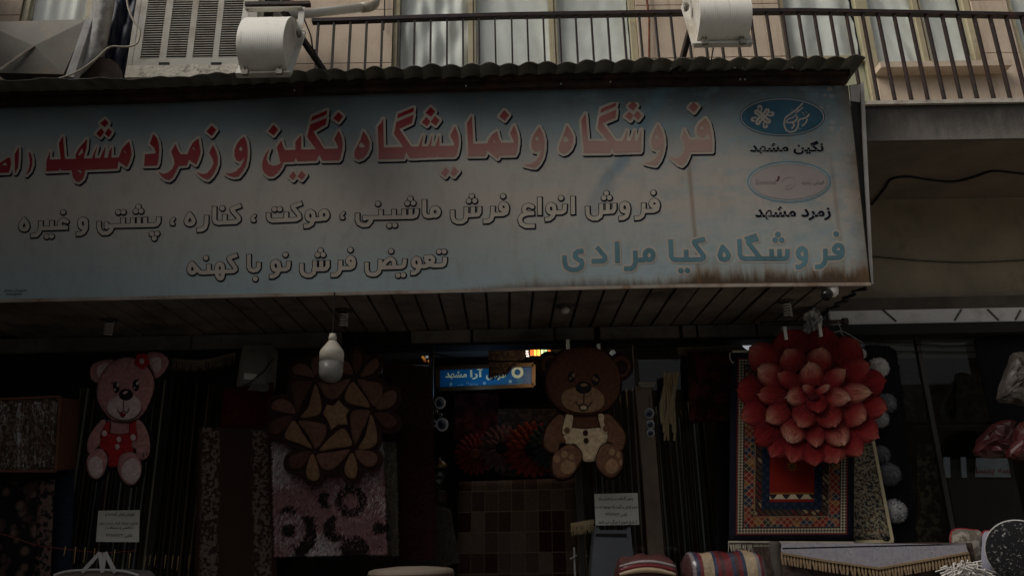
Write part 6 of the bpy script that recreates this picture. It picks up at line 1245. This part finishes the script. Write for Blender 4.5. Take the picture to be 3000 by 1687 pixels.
GB = thing('grey_bin', 'grey plastic container with a slot below the right hand notice', 'container', W(1795, 1687, 5.9)); mb = MB(); flat(mb, cr([(1742, 1556), (1760, 1552), (1836, 1552), (1849, 1562), (1854, 1800), (1738, 1800)], 2), 5.86, .2); mb.build('bin_body', M('bin_grey', (.10, .105, .115), .45, .15, 4), GB); mb = MB(); flat(mb, [(1745, 1562), (1836, 1562), (1836, 1572), (1745, 1570)], 5.855, .006); mb.build('slot', DARK, GB)
ST = thing('metal_stand', 'thin pale metal stand at the bottom of the doorway', 'stand', W(1684, 1687, 5.9)); MB().tube([W(1682, 1602, 5.9), W(1683, 1640, 5.9), W(1690, 1800, 5.9)], .008, 8).build('rod', M('metal_pale', (.3, .29, .27), .4, .1, metal=.3), ST); MB().tube([W(1671, 1636, 5.9), W(1683, 1630, 5.88), W(1690, 1626, 5.9)], .006, 6).build('hook', M('metal_pale', (0, 0, 0)), ST)
TU = MB(); fringe(TU, (1672, 1540), (1740, 1528), 6.0, 60, .07, .003); TU.bar(W(1672, 1538, 6.01), W(1740, 1526, 6.01), .03, .03); tag(TU.build('tufted_trim', M('straw', (0, 0, 0))), 'straw coloured tufted trim left of the right hand notice', 'trim')
# cables along the lintel and on the plaster
for nm, lab, pts, D, rr in (('black_cable', 'black cable sagging across the doorway above the blue sign', [(1215, 1018), (1300, 1042), (1420, 1057), (1540, 1056), (1640, 1042)], 6.0, .006), ('black_cable', 'black cable drooping along the lintel right of the brown bear rug', [(1690, 1012), (1780, 1000), (1860, 996), (1960, 1008), (2060, 1010)], 5.93, .006),
    ('thin_cable', 'thin cable stretched low across the plaster wall right of the sign', [(2556, 751), (2680, 762), (2800, 768), (2920, 766), (3080, 756)], 5.985, .004),
    ('thin_cable', 'thin cable in front of the right shop window, upper of two', [(2455, 996), (2620, 1003), (2760, 1012), (2860, 1011)], 6.03, .005), ('thin_cable', 'thin cable in front of the right shop window, lower of two', [(2530, 1022), (2640, 1028), (2760, 1030), (2860, 1031)], 6.03, .005)):
    tag(MB().tube([W(u, v, D) for u, v in cr(pts, 5, False)], rr, 6).build(nm, DARK), lab, 'cable')
tag(MB().tube([OP(u, v, (0, 0, 4.246), Zp) if v < 580 else W(u, v, 5.985) for u, v in cr([(2554, 600), (2575, 574), (2594, 550), (2612, 525), (2660, 518), (2720, 527), (2790, 533), (2850, 520), (2905, 502), (2960, 506), (3080, 520)], 5, False)], .009, 6).build('black_cable', DARK), 'black cable running in waves under the balcony slab right of the sign', 'cable')
# pole, foil bag, wire hanger above the flower rug
RD = thing('hanging_rod', 'dark rod with an end stop above the red flower rug', 'rod', W(2370, 942, 5.5)); MB().tube([W(2230, 948, 5.5), W(2478, 942, 5.5)], .016, 10).build('rod', DKSTEEL, RD); MB().lathe(W(2470, 942, 5.5), [(.02, -.012), (.028, 0), (.028, .03), (.02, .035)], 12, axis=(1, 0, 0)).build('end_stop', DKSTEEL, RD)
def crumple(name, lab, cat, pts, D, t_, m, seed, n=9):
    rn = random.Random(seed); mb = MB(); dome(mb, cr(pts, 3), D, t_, 0, ((1, 0), (.97, .5), (.85, .8), (.65, 1), (.4, .95), (.2, 1.1))); mb.v = [(x + rn.uniform(-.008, .008), y + rn.uniform(-.016, .016), z + rn.uniform(-.008, .008)) for x, y, z in mb.v]; return tag(mb.build(name, m), lab, cat)
crumple('foil_bag', 'crumpled silvery plastic bag tied to the rod above the red flower rug', 'bag', [(2352, 918), (2385, 906), (2402, 925), (2404, 960), (2400, 985), (2362, 992), (2344, 975), (2352, 955)], 5.52, .05, M('foil', (.40, .39, .38), .35, .15, 20, spec=.5), 3)
HG = MB(); HG.tube([W(u, v, 5.48) for u, v in cr([(2456, 942), (2460, 955), (2463, 968), (2440, 974), (2432, 978)], 4, False)], .0022, 5); HG.tube([W(u, v, 5.48) for u, v in ((2463, 968), (2478, 974), (2505, 990), (2527, 1003), (2524, 1012))], .0022, 5); HG.tube([W(u, v, 5.48) for u, v in ((2463, 970), (2468, 980), (2476, 988))], .0022, 5)
tag(HG.build('wire_hanger', M('wire_pale', (.40, .39, .37), .4)), 'thin bent wire hanging from the rod end beside the red flower rug', 'wire')
# ---- right window contents
rug('pale_panel', 'pale grey panel behind the top of the right shop window', 'panel', [(2440, 962), (2936, 955), (2870, 1048), (2440, 1048)], 6.5, M('panel_grey', (.17, .17, .155), .8, .15, 3), .002, seed=30)
rug('black_hanging', 'black cloth hanging at the upper right of the right shop window', 'cloth', [(2852, 995), (3080, 945), (3080, 1250), (2905, 1245)], 6.0, BLK, .015, seed=31)
for i, (q, lab) in enumerate(([([(2640, 1110), (2725, 1110), (2725, 1235), (2655, 1235)]), 'dim grey brown rug panel left of the dry twigs in the right window'], [([(2800, 1080), (2868, 1080), (2905, 1235), (2800, 1235)]), 'dim grey brown rug panel right of the dry twigs in the right window'])): rug('dim_rug', lab, 'rug', q, 6.6, patt('dim_grey', (.05, .045, .036), (.085, .075, .06), None, 10), .006, seed=32 + i)
rug('floral_runner', 'narrow dark runner with beige flowers standing in the right window', 'rug', [(2688, 1300), (2742, 1300), (2762, 1590), (2680, 1590)], 6.5, patt('floral_dim', (.03, .022, .017), (.10, .08, .055), None, 14), .004, seed=35)
SH = MB(); SH.box(W(2655, 1252, 6.4).x, W(2960, 1252, 6.4).x, 6.25, 6.55, W(2700, 1253, 6.4).z - .012, W(2700, 1253, 6.4).z); SH.box(W(2655, 1252, 6.4).x, W(2655, 1252, 6.4).x + .03, 6.5, 6.54, .06, W(2700, 1253, 6.4).z - .012); tag(SH.build('dark_shelf', DARK), 'thin dark shelf line across the right shop window', 'shelf')
TW = thing('dry_twigs', 'vase of dry twigs standing on the shelf in the right window', 'plant', W(2770, 1250, 6.4)); MB().lathe(W(2770, 1250, 6.4), [(.03, 0), (.055, .05), (.05, .12), (.025, .16), (.03, .18)], 16).build('vase', DARK, TW, smooth=True); mb = MB(); rn = random.Random(5)
for i in range(26):
    p = W(2770, 1205, 6.4); a = rn.uniform(.3, 2.84); L_ = rn.uniform(.12, .28); q = p + Vector((math.cos(a) * L_, rn.uniform(-.05, .05), math.sin(a) * L_ * .7)); mb.tube([p, p.lerp(q, .5) + Vector((0, 0, .03)), q], [.004, .003, .002], 5)
mb.build('twigs', M('twig', (.03, .024, .016), .9), TW)
RS = thing('small_board', 'pale blue grey board with dark red writing low in the right window', 'sign', W(2800, 1400, 6.3)); mb = MB(); flat(mb, [(2860, 1340), (2952, 1342), (2962, 1397), (2857, 1396)], 6.3, .01); flat(mb, [(2764, 1338), (2783, 1338), (2785, 1398), (2766, 1398)], 6.3, .01); flat(mb, [(2815, 1338), (2830, 1338), (2833, 1398), (2818, 1398)], 6.3, .01); mb.build('board', M('board_pale', (.15, .165, .19), .6), RS); mb = MB(); text_mesh(mb, 'سه یهسا', (2858, 1366, 2960, 1390), lambda u, v: W(u, v, 6.29), 0, .02); mb.build('writing', M('dark_red', (.12, .02, .016), .7), RS); MB().box(W(2764, 1338, 6.32).x, W(2962, 1338, 6.32).x, 6.32, 6.34, .06, W(2800, 1345, 6.32).z).build('easel', DARK, RS)
PB = M('poly_bag', (.07, .058, .048), .4, .3, 9, spec=.25, dirt=(.17, .155, .14), dscale=12); PB2 = M('poly_bag_red', (.06, .012, .012), .4, .4, 9, spec=.25, dirt=(.13, .08, .07), dscale=12)
crumple('plastic_bag', 'clear plastic bag of goods hanging at the upper right edge', 'bag', [(2968, 1035), (3010, 1040), (3040, 1100), (3040, 1190), (2960, 1180), (2918, 1172), (2935, 1110), (2955, 1050)], 5.7, .10, PB, 7); crumple('plastic_bag', 'plastic bag of red goods hanging at the right edge below the clear bag', 'bag', [(2990, 1235), (3060, 1230), (3080, 1350), (3000, 1350), (2942, 1338), (2965, 1290)], 5.65, .10, PB2, 8); crumple('plastic_bag', 'dark red plastic bag left of the bag of red goods', 'bag', [(2905, 1240), (2965, 1235), (2958, 1300), (2935, 1338), (2850, 1335), (2862, 1290)], 5.8, .08, M('poly_bag_dark', (.05, .012, .012), .4, .4, 9, spec=.25), 9)
# ---- goods on the stand along the bottom edge
SD_ = thing('display_stand', 'low dark stand under the wrapped blankets', 'stand', (1.5, 5.1, 0)); MB().box(W(1770, 1687, 5.1).x, W(3100, 1687, 5.1).x, 4.75, 5.45, .0, 1.12).build('stand_body', DARK, SD_)
def stripes(name, seq, scale, wrap=True):
    g = N(name); o = g.xyz(g.coord('UV')); st = []
    for i, c in enumerate(seq): st.append((i / len(seq), c))
    k = g.ramp(o[0], st, 'CONSTANT'); n = g.noise(g.coord(), 40, 4); k = g.mix(.5, k, g.ramp(n, [(.3, (.5, .5, .5)), (.7, (1, 1, 1))]), 'MULTIPLY'); g.col(k); h = g.noise(g.coord(scale=(1, 1, 1)), 7, 5, .65); g.bump(h, .8, .03); g.b.inputs['Coat Weight'].default_value = .8; g.b.inputs['Coat Roughness'].default_value = .12; return g.set(.6, 0, .3)
CR_, RD_, NV_, BR_, LI_ = (.36, .27, .17), (.14, .014, .018), (.03, .036, .07), (.06, .022, .02), (.2, .17, .17)
def bundle(name, lab, x0, x1, yt, D, m, hz, dpt, seed, sag=.0):
    r = thing(name, lab, 'blanket', W((x0 + x1) / 2, 1700, D)); a, b = W(x0, yt + 40, D), W(x1, yt + 40, D); top_ = W((x0 + x1) / 2, yt, D).z; n, k = 30, 24; vs = []; uv = []; rn = random.Random(seed)
    for i in range(n + 1):
        q = i / n; e = min(q, 1 - q); sc = (1 - (1 - min(1, e / .16)) ** 2.4) ** .5 * .96 + .04; x = a.x + (b.x - a.x) * q
        for j in range(k):
            an = 6.2832 * j / k; cy, cz = math.cos(an), math.sin(an); cy = math.copysign(abs(cy) ** .7, cy); cz = math.copysign(abs(cz) ** .7, cz)
            vs.append((x, D + dpt / 2 * cy * sc + rn.uniform(-.003, .003), top_ - hz / 2 + hz / 2 * cz * (sc * .9 + .1 * sc) - sag * (2 * q - 1) ** 2 + .006 * math.sin(q * 19 + j))); uv.append((q, j / k))
    mb = MB(); mb.add(vs, [(i * k + j, i * k + (j + 1) % k, (i + 1) * k + (j + 1) % k, (i + 1) * k + j) for i in range(n) for j in range(k)] + [tuple(range(k))[::-1], tuple(range(n * k, n * k + k))]); mb.uv = uv; mb.build('blanket_roll', m, r, smooth=True)
    return r
bundle('blanket_bundle', 'striped blanket roll of cream, red and navy wrapped in clear plastic', 1993, 2237, 1614, 4.95, stripes('stripe_a', [BR_, BR_, LI_, NV_, RD_, CR_, CR_, CR_, NV_, RD_, BR_, RD_, RD_, NV_, BR_, RD_, NV_, CR_, CR_, CR_, LI_, RD_, LI_, LI_], 1), .30, .30, 4)
r = bundle('blanket_bundle.001', 'folded red and cream blanket in plastic, left of the striped roll', 1798, 1982, 1622, 4.95, M('maroon_blanket', (.075, .028, .026), .35, .3, 9, .5, 30, spec=.5), .30, .30, 6, .03)
for k, (c_, y_, hh) in enumerate((((.30, .26, .25), 1650, .010), (RD_, 1662, .014), (CR_, 1674, .016))):
    pts = [W(u, y_ - 14 * math.sin((u - 1815) / 165 * 3.1416) + 8, 4.785 - .006 * k) for u in range(1815, 1981, 11)]; MB().tube(pts, [hh * (.4 + .6 * math.sin(3.1416 * (i + .5) / len(pts))) for i in range(len(pts))], 8).build('blanket_fold', M('fold_%d' % k, c_, .3, .2, 12, spec=.5), r, smooth=True)
TC = thing('covered_table', 'display box covered with a lilac brocade cloth with zigzag gold fringe', 'table', W(2560, 1700, 4.9))
def broc():
    g = N('brocade'); vo = g.n('TexVoronoi', Scale=15.0); g.l(g.coord(), vo.inputs['Vector']); f = vo.outputs['Distance']; s_ = g.math('SINE', g.math('MULTIPLY', f, 70)); n = g.noise(g.coord(), 45, 3)
    k = g.mix(g.ramp(s_, [(.45, (0, 0, 0)), (.6, (1, 1, 1))]), (.22, .21, .25), (.36, .345, .35)); k = g.mix(g.ramp(n, [(.52, (0, 0, 0)), (.56, (.6, .6, .6))]), k, (.20, .19, .225)); g.col(k); return g.set(.55, 0, .3)
ctop = [(2290, 1588), (2420, 1590), (2573, 1591), (2700, 1592), (2830, 1594)]; cbot = [(2290, 1618), (2420, 1640), (2573, 1662), (2700, 1640), (2836, 1616)]
mb = MB(); pts = [W(u, v, 4.84) for u, v in ctop + cbot[::-1]]; mb.prism(pts, (0, .006, 0)); mb.build('cloth', broc(), TC)
mb = MB(); a, b = W(2290, 1588, 4.84), W(2830, 1594, 4.84); mb.box(a.x, b.x, 4.84, 5.4, b.z - .002, b.z + .006); mb.build('cloth_top', broc(), TC)
TR = M('gold_braid', (.21, .145, .085), .7, .2, 20); mb = MB()
for p, q in zip(cbot[:-1], cbot[1:]): mb.bar(W(p[0], p[1] + 2, 4.832), W(q[0], q[1] + 2, 4.832), .022, .012, up=(0, 0, 1))
mb.build('braid_trim', TR, TC); mb = MB()
for i in range(58):
    q = i / 57 * 4; k = min(3, int(q)); f_ = q - k; u = cbot[k][0] + (cbot[k + 1][0] - cbot[k][0]) * f_; v = cbot[k][1] + (cbot[k + 1][1] - cbot[k][1]) * f_; p = W(u, v + 5, 4.83); mb.tube([p, p - Vector((0, 0, .022)), p - Vector((random.uniform(-.006, .006), 0, .055))], [.004, .008, .006], 6)
mb.build('tassels', TR, TC)
mb = MB(); a, b = W(2285, 1600, 4.86), W(2850, 1600, 4.86); mb.box(a.x, b.x, 4.86, 5.4, 1.12, W(2560, 1594, 4.86).z - .004); mb.build('box_body', patt('emboss', (.045, .032, .026), (.075, .055, .045), None, 26), TC)
RL_ = thing('rolled_mat', 'small dark mat rolled up at the left end of the brocade covered box', 'mat', W(2278, 1700, 4.9)); MB().lathe((W(2277, 1600, 4.86).x, 4.9, 1.12), [(.03, 0), (.034, .02), (.034, W(2277, 1588, 4.9).z - 1.13), (.028, W(2277, 1584, 4.9).z - 1.12)], 16).build('mat_roll', M('mat_dark', (.05, .042, .036), .9, .3), RL_, smooth=True)
SR = thing('speckled_roll', 'black carpet roll with white speckles and a white rim at the lower right', 'carpet', W(2985, 1700, 4.7)); g = N('speckle'); n = g.noise(g.coord(), 70, 3, .7); g.col(g.mix(g.ramp(n, [(.60, (0, 0, 0)), (.66, (1, 1, 1))]), (.010, .010, .011), (.20, .195, .19))); SPK = g.set(.95, 0, .1)
c = W(2992, 1618, 4.55); rr_ = .172; MB().lathe(c, [(.004, -.012), (rr_ * .6, -.01), (rr_ * .95, 0), (rr_, .01), (rr_, .06)], 40, axis=(.62, 1, 0)).build('roll_end', SPK, SR, smooth=True); MB().lathe(c, [(rr_ + .002, .05), (rr_ + .006, .07), (rr_ + .008, .9), (rr_, .9)], 40, axis=(.62, 1, 0)).build('roll_body', M('roll_white', (.30, .295, .28), .9, .08, 12), SR, smooth=True)
def pillow(lab, pts, D, m, pipe, th):
    r = thing('piped_pillow', lab, 'pillow', W(pts[3][0], 1690, D)); o = cr(pts, 4); mb = MB(); dome(mb, o, D, th, 0, ((1, 0), (.96, .35), (.85, .7), (.6, .95), (.3, 1.05))); dome(mb, o, D, -th, 0, ((1, 0), (.96, .35), (.85, .7), (.6, .95), (.3, 1.05))); mb.build('pillow_body', m, r, smooth=True); MB().tube([W(u, v, D) for u, v in o + o[:1]], .006, 6).build('piping', pipe, r, smooth=True)
PIP = M('red_piping', (.20, .014, .02), .7)
pillow('cream pillow with red piping between the brocade box and the lilac pillow', [(2788, 1556), (2850, 1552), (2872, 1562), (2876, 1640), (2862, 1690), (2822, 1690), (2796, 1640)], 5.2, patt('pillow_cream', (.12, .105, .085), (.26, .235, .2), None, 26), PIP, .07)
pillow('lilac pillow with red piping beside the speckled roll', [(2878, 1562), (2912, 1558), (2922, 1570), (2926, 1690), (2880, 1700), (2868, 1650)], 5.15, M('pillow_lilac', (.20, .195, .245), .7, .2, 9), PIP, .06)
FP = MB(); rn = random.Random(9)
for i in range(120):
    p = W(2828 + rn.uniform(-34, 34), 1688 + rn.uniform(-6, 14), 4.8); a = rn.uniform(.2, 2.9); L_ = rn.uniform(.05, .11); q = p + Vector((math.cos(a) * L_, rn.uniform(-.05, .03), abs(math.sin(a)) * L_)); FP.tube([p, p.lerp(q, .6) + Vector((0, 0, .015)), q + Vector((math.cos(a) * .02, 0, -.02))], .0042, 4)
tag(FP.build('fringe_heap', M('wool_white', (0, 0, 0))), 'heap of cream wool fringe at the bottom edge left of the speckled roll', 'fringe')
